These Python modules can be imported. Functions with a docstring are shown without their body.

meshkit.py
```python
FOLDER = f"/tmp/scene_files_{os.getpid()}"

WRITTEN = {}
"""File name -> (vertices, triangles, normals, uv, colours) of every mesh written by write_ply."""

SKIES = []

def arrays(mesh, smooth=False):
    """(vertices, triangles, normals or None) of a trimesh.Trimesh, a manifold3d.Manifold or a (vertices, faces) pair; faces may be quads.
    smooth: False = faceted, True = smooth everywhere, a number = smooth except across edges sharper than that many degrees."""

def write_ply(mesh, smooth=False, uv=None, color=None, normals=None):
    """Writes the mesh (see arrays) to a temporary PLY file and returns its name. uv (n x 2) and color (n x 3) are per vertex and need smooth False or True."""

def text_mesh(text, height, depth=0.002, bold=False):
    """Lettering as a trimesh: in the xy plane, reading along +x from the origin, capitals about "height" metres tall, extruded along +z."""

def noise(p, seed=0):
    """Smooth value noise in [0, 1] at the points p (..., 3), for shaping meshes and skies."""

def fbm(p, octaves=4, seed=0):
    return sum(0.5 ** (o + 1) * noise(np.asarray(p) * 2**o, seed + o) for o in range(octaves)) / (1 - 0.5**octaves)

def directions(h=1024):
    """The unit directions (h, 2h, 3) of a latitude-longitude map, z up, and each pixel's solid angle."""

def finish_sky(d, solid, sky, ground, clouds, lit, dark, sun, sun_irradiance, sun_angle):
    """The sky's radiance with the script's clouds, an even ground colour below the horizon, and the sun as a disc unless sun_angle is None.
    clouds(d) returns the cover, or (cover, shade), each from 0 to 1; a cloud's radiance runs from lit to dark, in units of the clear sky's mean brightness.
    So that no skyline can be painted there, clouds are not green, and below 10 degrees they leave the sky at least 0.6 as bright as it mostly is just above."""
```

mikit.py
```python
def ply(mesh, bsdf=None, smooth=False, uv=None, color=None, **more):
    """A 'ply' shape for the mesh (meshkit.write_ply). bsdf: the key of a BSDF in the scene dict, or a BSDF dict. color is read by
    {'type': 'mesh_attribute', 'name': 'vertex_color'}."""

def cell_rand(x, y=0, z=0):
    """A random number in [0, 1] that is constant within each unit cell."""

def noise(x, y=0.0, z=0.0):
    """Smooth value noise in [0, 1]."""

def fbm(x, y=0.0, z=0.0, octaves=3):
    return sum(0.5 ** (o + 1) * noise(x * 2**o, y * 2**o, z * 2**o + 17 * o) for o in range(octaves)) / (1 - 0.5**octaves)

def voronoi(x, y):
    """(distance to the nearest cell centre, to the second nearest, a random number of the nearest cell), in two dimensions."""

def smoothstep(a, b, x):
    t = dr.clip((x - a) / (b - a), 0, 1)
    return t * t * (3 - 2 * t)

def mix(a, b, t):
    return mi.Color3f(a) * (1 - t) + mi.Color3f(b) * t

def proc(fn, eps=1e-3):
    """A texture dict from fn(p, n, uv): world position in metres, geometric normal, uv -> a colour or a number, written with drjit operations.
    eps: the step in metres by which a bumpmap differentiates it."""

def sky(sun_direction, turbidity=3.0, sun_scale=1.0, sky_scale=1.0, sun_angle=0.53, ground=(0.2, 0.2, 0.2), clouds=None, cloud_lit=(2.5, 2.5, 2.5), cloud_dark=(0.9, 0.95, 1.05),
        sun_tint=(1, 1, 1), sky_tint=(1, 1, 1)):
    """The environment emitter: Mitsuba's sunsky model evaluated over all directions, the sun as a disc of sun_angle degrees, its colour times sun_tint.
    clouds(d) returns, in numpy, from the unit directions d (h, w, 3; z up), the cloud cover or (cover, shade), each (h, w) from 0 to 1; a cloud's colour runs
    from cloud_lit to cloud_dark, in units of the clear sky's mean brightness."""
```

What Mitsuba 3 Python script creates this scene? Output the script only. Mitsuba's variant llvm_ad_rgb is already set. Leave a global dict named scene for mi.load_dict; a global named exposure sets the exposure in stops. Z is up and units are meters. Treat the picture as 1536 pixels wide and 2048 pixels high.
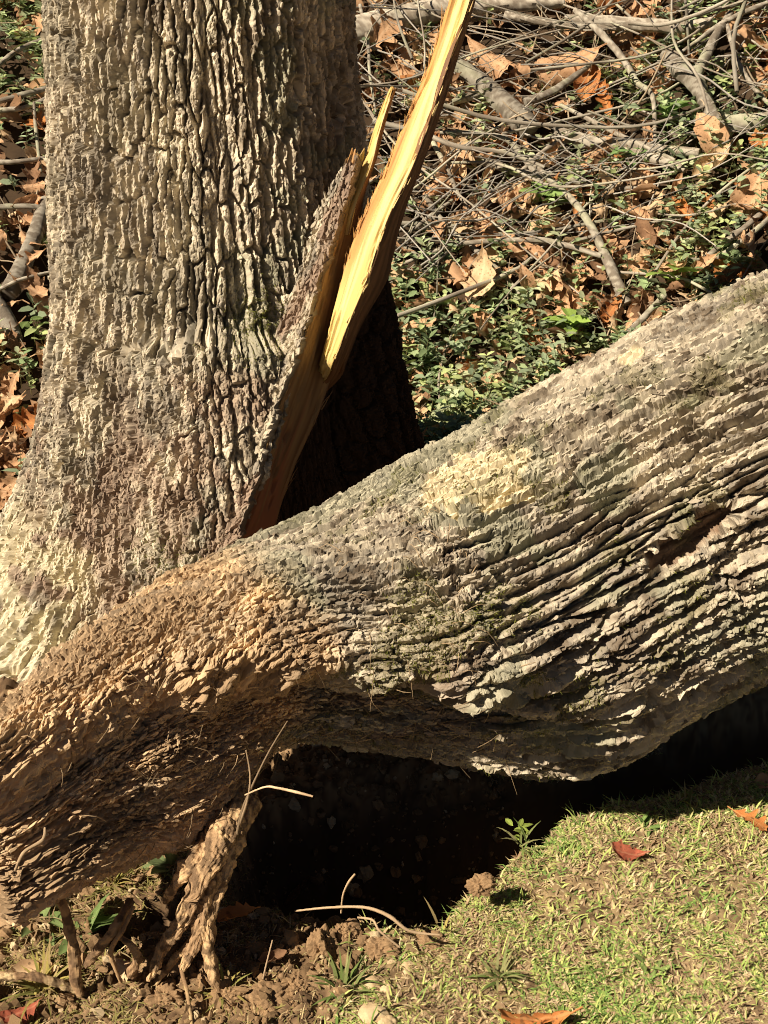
import math, random
import numpy as np
import trimesh
import shapely
import mitsuba as mi
import drjit as dr
import meshkit
import mikit
from mikit import noise as dnoise, fbm as dfbm, mix as dmix, smoothstep as dsm

T = mi.ScalarTransform4f
scene, labels = {}, {}
rng = np.random.default_rng(7)
random.seed(7)

# ------------------------------------------------------------------ camera, sky, exposure
EYE = np.array([0.0, 0.0, 1.65])
PITCH, VFOV = math.radians(25.0), 42.0
FWD = np.array([0, math.cos(PITCH), -math.sin(PITCH)])
UPV = np.array([0, math.sin(PITCH), math.cos(PITCH)])
FPX = 1024 / math.tan(math.radians(VFOV / 2))
scene['camera'] = {'type': 'perspective', 'fov': VFOV, 'fov_axis': 'y', 'near_clip': 0.05, 'far_clip': 400.0,
                   'to_world': T().look_at(origin=EYE.tolist(), target=(EYE + FWD).tolist(), up=[0, 0, 1])}
SUN_AZ, SUN_EL = math.radians(56), math.radians(42)
SUN = np.array([-math.sin(SUN_AZ) * math.cos(SUN_EL), -math.cos(SUN_AZ) * math.cos(SUN_EL), math.sin(SUN_EL)])
scene['sky'] = mikit.sky(SUN.tolist(), turbidity=3, sun_tint=(0.96, 0.995, 1.05), sky_scale=0.12, ground=(0.12, 0.11, 0.07))
exposure = 2.68


# ------------------------------------------------------------------ small helpers
def ray(u, v):
    d = FWD + (u - 768) / FPX * np.array([1.0, 0, 0]) + (1024 - v) / FPX * UPV
    return d / np.linalg.norm(d)


def at_y(u, v, y):
    """The point on the vertical plane y = const that is seen at a place of the photograph."""
    d = ray(u, v)
    return EYE + d * (y / d[1])


def at_d(u, v, dist):
    return EYE + ray(u, v) * dist


def sm(a, b, x):
    t = np.clip((np.asarray(x, float) - a) / (b - a), 0, 1)
    return t * t * (3 - 2 * t)


def h2(i, j, k):
    i = np.asarray(i, np.int64); j = np.asarray(j, np.int64)
    h = (i * 374761393 + j * 668265263 + k * 1442695041) & 0xFFFFFFFF
    h = ((h ^ (h >> 13)) * 1274126177) & 0xFFFFFFFF
    h = ((h ^ (h >> 15)) * 2246822519) & 0xFFFFFFFF
    return ((h ^ (h >> 16)) & 0xFFFFFF) / 16777215.0


def n2(x, y, seed=0):
    x, y = np.broadcast_arrays(np.asarray(x, float), np.asarray(y, float))
    i, j = np.floor(x), np.floor(y)
    a, b = x - i, y - j
    a, b = a * a * (3 - 2 * a), b * b * (3 - 2 * b)
    return (h2(i, j, seed) * (1 - a) + h2(i + 1, j, seed) * a) * (1 - b) + (h2(i, j + 1, seed) * (1 - a) + h2(i + 1, j + 1, seed) * a) * b


def f2(x, y, octaves=3, seed=0):
    return sum(0.5 ** (o + 1) * n2(x * 2 ** o, y * 2 ** o, seed + 11 * o) for o in range(octaves)) / (1 - 0.5 ** octaves)


def vor(x, y, seed=0, jitter=0.9, cw=None, cl=None):
    """nearest, second nearest distance (or, with cw and cl, the distance to the cell's edge in metres as d2), number of the cell, offset from its centre, key of the cell"""
    ix, iy = np.floor(x), np.floor(y)
    d1 = np.full(x.shape, 9.0); d2 = d1.copy(); idn = np.zeros(x.shape); ox = np.zeros(x.shape); oy = np.zeros(x.shape)
    qx = np.zeros(x.shape); qy = np.zeros(x.shape)
    ci = np.zeros(x.shape, np.int64)
    for a in (-1, 0, 1):
        for b in (-1, 0, 1):
            cx, cy = ix + a, iy + b
            px = cx + 0.5 + jitter * (h2(cx, cy, seed) - 0.5); py = cy + 0.5 + jitter * (h2(cx, cy, seed + 1) - 0.5)
            dx, dy = x - px, y - py
            d = np.sqrt(dx * dx + dy * dy)
            near = d < d1
            second = ~near & (d < d2)
            qx = np.where(near, ox, np.where(second, dx, qx)); qy = np.where(near, oy, np.where(second, dy, qy))
            d2 = np.where(near, d1, np.where(second, d, d2))
            idn = np.where(near, h2(cx, cy, seed + 2), idn)
            ci = np.where(near, (cx + 5000).astype(np.int64) * 20000 + (cy + 5000).astype(np.int64), ci)
            ox, oy = np.where(near, dx, ox), np.where(near, dy, oy)
            d1 = np.where(near, d, d1)
    if cw is not None:
        nx, ny = ox - qx, oy - qy
        g = np.sqrt(nx * nx + ny * ny) + 1e-9
        e = (d2 * d2 - d1 * d1) / (2 * g)
        d2 = e / np.sqrt((nx / g / cw) ** 2 + (ny / g / cl) ** 2)
    return d1, d2, idn, ox, oy, ci


def grid_faces(nr, nc, wrap=False):
    r = np.arange(nr - 1)[:, None]; c = np.arange(nc if wrap else nc - 1)[None, :]
    c1 = (c + 1) % nc
    q = np.stack([r * nc + c, r * nc + c1, (r + 1) * nc + c1, (r + 1) * nc + c], -1).reshape(-1, 4)
    return np.vstack([q[:, [0, 1, 2]], q[:, [0, 2, 3]]])


def catmull(P, n):
    P = np.asarray(P, float)
    t = np.linspace(0, len(P) - 1, n)
    i = np.clip(t.astype(int), 0, len(P) - 2); f = (t - i)
    f = f.reshape(f.shape + (1,) * (P.ndim - 1))
    p0, p1, p2, p3 = P[np.maximum(i - 1, 0)], P[i], P[i + 1], P[np.minimum(i + 2, len(P) - 1)]
    return 0.5 * (2 * p1 + (p2 - p0) * f + (2 * p0 - 5 * p1 + 4 * p2 - p3) * f ** 2 + (3 * p1 - p0 - 3 * p2 + p3) * f ** 3)


def tube(points, radii, sides=7, n=None, rough=0.0, seed=0):
    """A tapered limb along a smooth line, closed at both ends."""
    n = n or max(4, 3 * len(points))
    p = catmull(points, n)
    r = np.interp(np.linspace(0, 1, n), np.linspace(0, 1, len(radii)), radii)
    t = np.gradient(p, axis=0); t /= np.linalg.norm(t, axis=1, keepdims=True) + 1e-12
    ref = np.array([0.31, 0.2, 0.93]) if abs(t[:, 2]).mean() < 0.8 else np.array([1.0, 0.2, 0.1])
    a = np.cross(t, ref); a /= np.linalg.norm(a, axis=1, keepdims=True) + 1e-12
    b = np.cross(t, a)
    ang = np.arange(sides) * 2 * np.pi / sides
    rr = r[:, None] * np.ones(sides)
    if rough:
        L = np.concatenate([[0], np.cumsum(np.linalg.norm(np.diff(p, axis=0), axis=1))])
        q = L[:, None] / (2.2 * r.max() + 1e-6)
        rr = rr * (1 + rough * ((f2(q * .8 + 1.3 * np.cos(ang)[None] + seed * 7.3, 1.3 * np.sin(ang)[None] + q * .5 + seed, 4, seed) - 0.5) * 2.2))
    v = p[:, None] + rr[..., None] * (np.cos(ang)[None, :, None] * a[:, None] + np.sin(ang)[None, :, None] * b[:, None])
    v = v.reshape(-1, 3)
    f = grid_faces(n, sides, True)
    m = len(v)
    v = np.vstack([v, p[:1], p[-1:]])
    k = np.arange(sides); k1 = (k + 1) % sides
    f = np.vstack([f, np.stack([np.full(sides, m), k1, k], 1), np.stack([np.full(sides, m + 1), (n - 1) * sides + k, (n - 1) * sides + k1], 1)])
    return v, f


def join(parts):
    vs, fs, cs, o = [], [], [], 0
    for v, f, c in parts:
        vs.append(v); fs.append(np.asarray(f) + o); o += len(v)
        cs.append(np.broadcast_to(c, (len(v), 3)))
    return np.vstack(vs), np.vstack(fs), np.vstack(cs)


_n = {}
def numbered(name):
    if name not in scene and name not in _n:
        _n[name] = 0
        return name
    _n[name] = _n.get(name, 0) + 1
    return f'{name}_{_n[name]:03d}'


def add(name, mesh, bsdf, label=None, cat=None, group=None, kind=None, parent=None, color=None, smooth=True, uv=None, to_world=None):
    key = numbered((parent + '__' if parent else '') + name)
    d = mesh if isinstance(mesh, dict) else mikit.ply(mesh, bsdf, smooth=smooth, color=color, uv=uv)
    if isinstance(mesh, dict):
        d = dict(mesh)
        if bsdf: d['bsdf'] = {'type': 'ref', 'id': bsdf}
    if to_world is not None: d['to_world'] = to_world
    scene[key] = d
    tag(key, label, cat, group, kind)
    return key


def tag(key, label=None, cat=None, group=None, kind=None):
    e = {k: v for k, v in (('label', label), ('category', cat), ('group', group), ('kind', kind)) if v}
    if e: labels[key] = e


def thing(name, label, cat, group=None):
    key = numbered(name)
    tag(key, label, cat, group)
    return key


C = lambda *c: np.array(c, float)
def lerp(a, b, t):
    t = np.asarray(t)[..., None]
    return a * (1 - t) + b * t


# ------------------------------------------------------------------ materials
VC = {'type': 'mesh_attribute', 'name': 'vertex_color'}
def princ(color, rough=0.85, spec=0.25):
    return {'type': 'principled', 'base_color': color, 'roughness': rough, 'specular': spec}
scene['mat_bark'] = {'type': 'twosided', 'bsdf': princ(VC, 0.9, 0.15)}
scene['mat_wood'] = {'type': 'twosided', 'bsdf': princ(VC, 0.6, 0.3)}
scene['mat_soil'] = {'type': 'twosided', 'bsdf': princ(VC, 0.95, 0.1)}
scene['mat_plant'] = {'type': 'principledthin', 'base_color': VC, 'roughness': 0.5, 'diff_trans': 0.5, 'spec_trans': 0.0, 'eta': 1.4}
scene['mat_stick'] = {'type': 'twosided', 'bsdf': princ(VC, 0.85, 0.2)}


def leaf_material(a, b, rib):
    def fn(p, n, uv):
        v = dr.abs(uv.y - 0.5)
        side = dr.abs(dr.sin((uv.x - 1.3 * v) * 24.0))
        vein = dr.maximum(1 - dsm(0.01, 0.035, v), 0.55 * (1 - dsm(0.0, 0.22, side)) * (1 - dsm(0.3, 0.5, v)))
        base = dmix(a, b, dsm(0.25, 0.75, dfbm(p.x * 45, p.y * 45, p.z * 45)))
        spots = dsm(0.72, 0.8, dnoise(p.x * 160, p.y * 160, p.z * 160))
        base = dmix(base, mi.Color3f(0.10, 0.06, 0.035), spots * 0.6)
        return dmix(base, rib, vein * 0.5)
    return {'type': 'principledthin', 'base_color': mikit.proc(fn), 'roughness': 0.55, 'diff_trans': 0.35, 'spec_trans': 0.0, 'eta': 1.4}

LEAF_MATS = {
    'tan': leaf_material((0.58, 0.37, 0.22), (0.44, 0.26, 0.145), (0.66, 0.47, 0.30)),
    'pale': leaf_material((0.66, 0.49, 0.31), (0.54, 0.37, 0.22), (0.72, 0.57, 0.38)),
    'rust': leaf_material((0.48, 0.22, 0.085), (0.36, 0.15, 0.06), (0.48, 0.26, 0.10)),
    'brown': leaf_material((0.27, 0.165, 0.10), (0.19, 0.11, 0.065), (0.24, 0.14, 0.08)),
    'orange': leaf_material((0.52, 0.22, 0.075), (0.40, 0.15, 0.05), (0.58, 0.32, 0.14)),
    'red': leaf_material((0.42, 0.13, 0.08), (0.28, 0.08, 0.05), (0.50, 0.24, 0.15)),
}
for k, m in LEAF_MATS.items(): scene['mat_leaf_' + k] = m

# ------------------------------------------------------------------ ground
PIT = shapely.Polygon([(-.30, 1.86), (-.20, 1.84), (-.06, 1.81), (.03, 1.80), (.11, 1.80), (.15, 1.86), (.24, 1.96), (.36, 2.09), (.50, 2.15), (.64, 2.19), (.80, 2.245), (1.0, 2.31), (1.3, 2.42),
                       (1.3, 2.75), (.6, 2.5), (.1, 2.34), (-.15, 2.26), (-.27, 2.1)])
HOLES = [((-.475, 1.80), .05, .14), ((-.40, 1.845), .05, .16), ((-.345, 1.86), .04, .14), ((-.44, 1.72), .03, .07)]


def bank(x, y):
    yb = 4.05 + 0.18 * np.sin(x * 1.7 + 1) - 0.25 * sm(0.6, 2.2, x) - 0.1 * sm(-0.5, -1.5, x)
    d = y - yb
    rise = np.where(d < 0, 0, np.where(d < 0.4, d * d / 0.8, d - 0.2)) * 0.68
    top = 1.25
    return np.where(rise > top, top + (rise - top) * 0.06, rise)


def g0(x, y):
    """Ground height without its fine relief."""
    x, y = np.asarray(x, float), np.asarray(y, float)
    z = bank(x, y) + 0.03 * (f2(x * 2.1, y * 2.1, 2, 5) - 0.5) * sm(1.2, 1.6, y)
    z = z + 0.03 * np.exp(-((x - 0.5) ** 2 / 0.25 + (y - 1.85) ** 2 / 0.05))
    return z


def pit_depth(x, y):
    x, y = np.broadcast_arrays(np.asarray(x, float), np.asarray(y, float))
    out = np.zeros(x.shape)
    box = (x > -.7) & (x < 1.7) & (y > 1.5) & (y < 3.1)
    xs, ys = x[box], y[box]
    wx = xs + 0.05 * (f2(xs * 16, ys * 16, 3, 3) - 0.5); wy = ys + 0.05 * (f2(xs * 16, ys * 16, 3, 9) - 0.5)
    pts = shapely.points(wx, wy)
    inside = shapely.contains_xy(PIT, wx, wy)
    d = shapely.distance(PIT.exterior, pts)
    o = np.where(inside, 0.30 * np.where(ys < 2.05 + .17 * np.clip(xs, 0, 1), sm(-0.01, 0.07, d), sm(-.01, .07 + .25 * sm(2.1, 2.3, ys), d)), 0)
    for (hx, hy), r, dep in HOLES:
        q = np.hypot(wx - hx, wy - hy) / r
        o = np.maximum(o, dep * (1 - sm(0.5, 1.1, q)))
    out[box] = o
    return out


def lawn_mask(x, y):
    """1 where short turf grows, 0 on bare dug soil (left) and on the bank's leaf mould."""
    edge = 0.02 + 0.10 * (f2(x * 9, y * 9, 2, 21) - 0.5) - 0.5 * (1.80 - y)
    return sm(-0.05, 0.05, x - edge) * (1 - sm(2.4, 2.9, y))


def axis(parts):
    return np.unique(np.round(np.concatenate([np.arange(a, b, s) for a, b, s in parts]), 5))

gx = axis([(-60, -6, 6), (-6, -2.4, .3), (-2.4, -1.0, .04), (-1.0, 1.0, .007), (1.0, 2.6, .04), (2.6, 6, .3), (6, 61, 6)])
gy = axis([(-40, -2, 4), (-2, 1.2, .2), (1.2, 1.5, .03), (1.5, 2.35, .0065), (2.35, 2.8, .012), (2.8, 3.0, .03), (3.0, 6.6, .03), (6.6, 9, .15), (9, 81, 6)])
GX, GY = np.meshgrid(gx, gy)
GZ = g0(GX, GY)
near = (GX > -1.1) & (GX < 1.2) & (GY > 1.4) & (GY < 2.8)
lm = lawn_mask(GX, GY)
rough = np.zeros_like(GZ)
def relief(fx, fy):
    """Fine relief of the ground near the camera: clods on dug soil, small unevenness under the turf."""
    lm_ = lawn_mask(fx, fy)
    rid = 1 - np.abs(f2(fx * 26 + 3 * f2(fx * 9, fy * 9, 2, 4), fy * 26, 4, 8) - .5) * 2
    d1, d2, idn, ox, oy, _ = vor(fx / .016 + 1.2 * f2(fx * 60, fy * 60, 2, 4), fy / .016 + 1.2 * f2(fx * 60, fy * 60, 2, 8), 31)
    clod = (rid - .7) * .028 + .010 * idn * sm(0, .3, d2 - d1)
    fine = 0.012 * (f2(fx * 110, fy * 110, 3, 2) - 0.5) + 0.02 * (f2(fx * 22, fy * 22, 2, 6) - 0.5)
    return (clod + fine) * (1 - 0.75 * lm_) + fine * 0.6 * lm_


def gz(x, y):
    return g0(x, y) + relief(x, y) - pit_depth(x, y)

q = near
rough[q] = relief(GX[q], GY[q])
far = ~near & (GY > 2.8) & (GY < 8)
rough[far] = 0.05 * (f2(GX[far] * 9, GY[far] * 9, 3, 12) - 0.5)
GZ = GZ + rough - pit_depth(GX, GY)
soil = lerp(C(.10, .064, .038), C(.26, .175, .10), sm(.36, .62, f2(GX * 70, GY * 70, 4, 40)))
thatch = lerp(C(.11, .075, .042), C(.27, .20, .11), sm(.35, .65, f2(GX * 90, GY * 90, 4, 41)))
mould = lerp(C(.030, .022, .015), C(.075, .05, .031), f2(GX * 14, GY * 14, 3, 42))
gcol = lerp(soil, thatch, lm)
gcol = lerp(gcol, C(.075, .05, .032) * np.ones_like(gcol), sm(.02, .10, pit_depth(GX, GY)))     # pit darkened with depth: its shade put into the soil colour
gcol = lerp(gcol, mould, sm(2.5, 3.0, GY))
dirt_top = sm(5.6, 5.9, GY) * sm(-0.9, -1.3, GX)
gcol = lerp(gcol, C(.20, .165, .13) * np.ones_like(gcol), dirt_top * (1 - sm(6.4, 6.7, GY)))
gcol = lerp(gcol, C(.10, .12, .05) * np.ones_like(gcol), sm(6.5, 7.0, GY) * sm(0.35, 0.6, f2(GX * .6, GY * .6, 2, 50)))
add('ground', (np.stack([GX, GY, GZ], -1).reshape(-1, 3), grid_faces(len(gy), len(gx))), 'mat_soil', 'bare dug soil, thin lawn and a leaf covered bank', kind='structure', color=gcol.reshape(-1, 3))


def on_ground(u, v, lift=0.0):
    d = ray(u, v)
    ts = np.linspace(1.5, 14, 1800)
    p = EYE + ts[:, None] * d
    below = p[:, 2] < g0(p[:, 0], p[:, 1]) + lift
    k = int(np.argmax(below)) if below.any() else len(ts) - 1
    return p[k]


def gnormal(x, y, e=0.03):
    n = np.array([g0(x - e, y) - g0(x + e, y), g0(x, y - e) - g0(x, y + e), 2 * e])
    return n / np.linalg.norm(n)

# ------------------------------------------------------------------ bark
PALE, GREY, BROWN, DARK, GREENISH, REDDISH = C(.45, .40, .31), C(.25, .222, .18), C(.15, .115, .08), C(.095, .075, .055), C(.27, .28, .20), C(.24, .16, .115)


def bark_layers(s, t, cw, cl, seed, warp=.8, crack=.004, wide=1.0):
    """Height of ridged bark in units of its groove depth, 0 to about 1.3, the number, key and edge distance of each plate; s runs round the stem, t along it, in metres; crack is half the width of a fissure."""
    ws = s + warp * (0.55 * cw * (f2(s / (3 * cw), t / (1.0 * cl), 3, seed) - 0.5) * 2 + 0.5 * cw * (f2(s / (.6 * cw), t / (.12 * cl), 2, seed + 3) - .5))
    wt = t + warp * 0.35 * cl * (f2(s / cw, t / cl, 2, seed + 5) - 0.5) * 2
    d1, e, idn, ox, oy, key = vor(ws / cw, wt / cl, seed + 20, cw=cw, cl=cl)
    crack = crack * (.5 + 1.1 * f2(s / (2 * cw), t / (.6 * cl), 2, seed + 9))
    plate = np.clip(e / crack, 0, 1) ** .8 * (0.86 + 0.2 * idn) + .12 * sm(0, .3 * cw, e)
    groove = np.abs(n2(ws / cw * 0.9, t / (cl * 2.6), seed + 40) - 0.5) * 2
    plate = plate * (1 - .65 * wide + .65 * wide * sm(0.03, 0.26, groove))
    return plate, idn, key, e


def flakes(s, t, fw, fl, seed):
    ws = s + 0.5 * fw * (f2(s / fw, t / fl, 2, seed) - .5) * 2
    wt = t + 0.5 * fl * (f2(s / fw, t / fl, 2, seed + 7) - .5) * 2
    d1, d2, idn, ox, oy, _ = vor(ws / fw, wt / fl, seed)
    tilt = (h2(np.floor(idn * 9999), 0, 1) - 0.5) * ox * 1.6 + (h2(np.floor(idn * 9999), 0, 2) - 0.3) * oy * 1.6
    return sm(0, 0.25, d2 - d1) * 0.5 + idn * 0.6 + tilt, idn


def micro(s, t, seed):
    return (f2(s / .006, t / .011, 2, seed) - .5)


def vnormals(V, nr, nc):
    """Normals of a wrapped grid of points (nr, nc, 3)."""
    P = V.reshape(nr, nc, 3)
    du = np.roll(P, -1, 1) - np.roll(P, 1, 1)
    dv = np.gradient(P, axis=0)
    n = np.cross(du, dv)
    return n / (np.linalg.norm(n, axis=2, keepdims=True) + 1e-12)


FACET = False
def split_plates(V, F, col, key, edge, parent, main, limit, least, vis, bsdf='mat_bark', **said):
    """The displaced bark: each large plate a part of its own, all the rest the trunk."""
    fk = key[F]
    same = (fk[:, 0] == fk[:, 1]) & (fk[:, 1] == fk[:, 2]) & (edge[F].min(1) > 0.0022) & vis[F].all(1)
    ks, counts = np.unique(fk[same, 0], return_counts=True)
    order = np.argsort(-counts)
    chosen = [k for k in ks[order][:limit] if counts[ks == k][0] > least]
    rest = ~(same & np.isin(fk[:, 0], chosen))
    def piece(m):
        ids, inv = np.unique(F[m], return_inverse=True)
        return (V[ids], inv.reshape(-1, 3)), col[ids]
    m, c = piece(rest)
    add(main, m, bsdf, parent=parent, color=c, smooth=FACET, **said)
    fs = F[same]; k0 = fk[same, 0]
    o = np.argsort(k0, kind='stable'); fs, k0 = fs[o], k0[o]
    for k in chosen:
        a, b = np.searchsorted(k0, k), np.searchsorted(k0, k, 'right')
        ids, inv = np.unique(fs[a:b], return_inverse=True)
        add('bark_plate', (V[ids], inv.reshape(-1, 3)), bsdf, parent=parent, color=col[ids], smooth=FACET)

def loose_flakes(P, N, Tn, n, w, seed, parent, weight, size=(.0018, .0046), name='bark_flake'):
    """Small flakes of bark that lift off a grid of points P with normals N and lengthwise directions Tn."""
    r = np.random.default_rng(seed)
    idx = r.choice(len(P), n, p=weight / weight.sum())
    p, nn, t = P[idx], N[idx], Tn[idx]
    t = t - (t * nn).sum(1, keepdims=True) * nn; t /= np.linalg.norm(t, axis=1, keepdims=True) + 1e-9
    b = np.cross(nn, t)
    a = r.normal(0, .28, n)[:, None]; t, b = t * np.cos(a) + b * np.sin(a), b * np.cos(a) - t * np.sin(a)
    tilt1, tilt2 = r.normal(0, .22, n)[:, None], r.normal(0, .30, n)[:, None]
    t2 = t + nn * tilt1; b2 = b + nn * tilt2
    L = r.uniform(*size, n) * r.uniform(1, 2.8, n); W = r.uniform(*size, n) * .75; H = r.uniform(.0010, .0030, n)
    ang = np.arange(6) * np.pi / 3
    rad = r.uniform(.6, 1.15, (n, 6))
    X = (np.cos(ang)[None] * rad * L[:, None])[..., None] * t2[:, None]
    Y = (np.sin(ang)[None] * rad * W[:, None])[..., None] * b2[:, None]
    top = p[:, None] + X + Y + (nn * H[:, None])[:, None]
    bot = p[:, None] + (X + Y) * .9 - nn[:, None] * .004
    V = np.concatenate([top, bot], 1).reshape(-1, 3)
    k = np.arange(6); k1 = (k + 1) % 6
    F = np.vstack([[[0, 1, 2], [0, 2, 3], [0, 3, 4], [0, 4, 5]], np.stack([k, k + 6, k1 + 6], 1), np.stack([k, k1 + 6, k1], 1)])
    F = (np.arange(n)[:, None, None] * 12 + F[None]).reshape(-1, 3)
    c = np.repeat(w[idx] * r.uniform(.72, 1.25, (n, 1)), 12, 0)
    return add(name, (V, F), 'mat_bark', parent=parent, color=c, smooth=False, kind='stuff')


def moss_tufts(P, N, idx, seed, parent):
    r = np.random.default_rng(seed)
    n = len(idx)
    p, nn = P[idx] + r.normal(0, .0015, (n, 3)), N[idx]
    d = nn + r.normal(0, .6, (n, 3)); d /= np.linalg.norm(d, axis=1, keepdims=True)
    s_ = np.cross(d, r.normal(0, 1, (n, 3))); s_ /= np.linalg.norm(s_, axis=1, keepdims=True) + 1e-9
    L = r.uniform(.004, .010, (n, 1)); W = .0009
    V = np.stack([p - s_ * W - nn * .002, p + s_ * W - nn * .002, p + d * L], 1).reshape(-1, 3)
    F = np.arange(3 * n).reshape(-1, 3)
    c = np.repeat(np.array([[.16, .17, .04]]) * r.uniform(.5, 1.5, (n, 1)), 3, 0)
    return add('moss', (V, F), 'mat_plant', parent=parent, color=c, smooth=False, kind='stuff')

# ------------------------------------------------------------------ the standing tree
TX, TY = -0.408, 3.2
ZS = np.array([-.35, 0.0, .20, .35, .60, .80, 1.0, 1.2, 1.42, 1.7, 2.5])
RS = np.array([.66, .62, .555, .505, .447, .41, .378, .358, .343, .332, .31])


def trunk_r(phi, z):
    """Radius of the standing trunk before its bark; phi = 0 towards the camera, positive to the right."""
    r = np.interp(z, ZS, RS)
    # root flares
    for p0, w, a, zz in ((-1.25, .30, .34, .125), (-.72, .26, .20, .10), (1.75, .3, .05, .25), (2.9, .4, .2, .2)):
        r = r + a * np.exp(-((phi - p0) / w) ** 2) * np.exp(-np.maximum(z, -.1) / zz) * .9
    # shallow fluting
    r = r - .028 * sm(-.5, -1.4, phi) * sm(1.1, .7, z) - .006
    r = r + 0.012 * np.sin(phi * 5 + 1.1) * sm(1.3, .5, z) + 0.010 * (f2(phi * 2.2, z * 3, 2, 77) - .5) * 2
    # the bulging collar where the second stem stood, with its ledge
    ledge = 0.80 - 0.10 * np.abs(phi - 0.12) + 0.035 * (f2(phi * 6, z * 0, 2, 71) - .5) * 2
    bul = sm(-.55, .12, phi) * (1 - sm(1.0, 1.3, phi)) * (1 - sm(ledge - .016, ledge + .008, z)) * (0.35 + .65 * sm(.0, .55, z))
    r = r + 0.092 * bul
    # the torn away side: a hollow right of the flap
    cut = np.interp(z, [0, .15, .35, .6, .8, .95], [-.03, .02, .15, .35, .54, .72])
    hol = sm(cut, cut + .07, phi) * (1 - sm(1.22, 1.62, phi)) * (1 - sm(.62, .86, z))
    return r - 0.24 * hol, hol, bul

NPH_A = np.concatenate([np.linspace(-1.65, 1.75, 560), np.linspace(1.75, 2 * np.pi - 1.65, 34)[1:-1]])
ZG = np.concatenate([np.linspace(-.35, -.02, 20)[:-1], np.linspace(-.02, 1.56, 560)])
PH, ZZ = np.meshgrid(NPH_A, ZG)
R0, HOL, BUL = trunk_r(np.where(PH > np.pi, PH - 2 * np.pi, PH), ZZ)
base = np.stack([TX + R0 * np.sin(PH), TY - R0 * np.cos(PH), ZZ], -1)
nb = vnormals(base, *PH.shape)
if (nb[300, 300] @ np.array([0, -1.0, 0])) < 0: nb = -nb
S, Tt = PH * .40, ZZ
deep = sm(-.35, .35, PH) * sm(.6, .9, ZZ)            # grooves are deepest on the right half above the ledge
pl, idn, key, edge = bark_layers(S, Tt, .0235, .105, 100, .75, .0062 + .0008 * sm(-.1, -.6, PH) + .0008 * deep, .25 + .75 * deep)
plL, idL, _, edL = bark_layers(S, Tt, .0165, .085, 120, 1.0, .0034, .4)
fk1, fid = flakes(S, Tt, .013, .034, 150)
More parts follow.
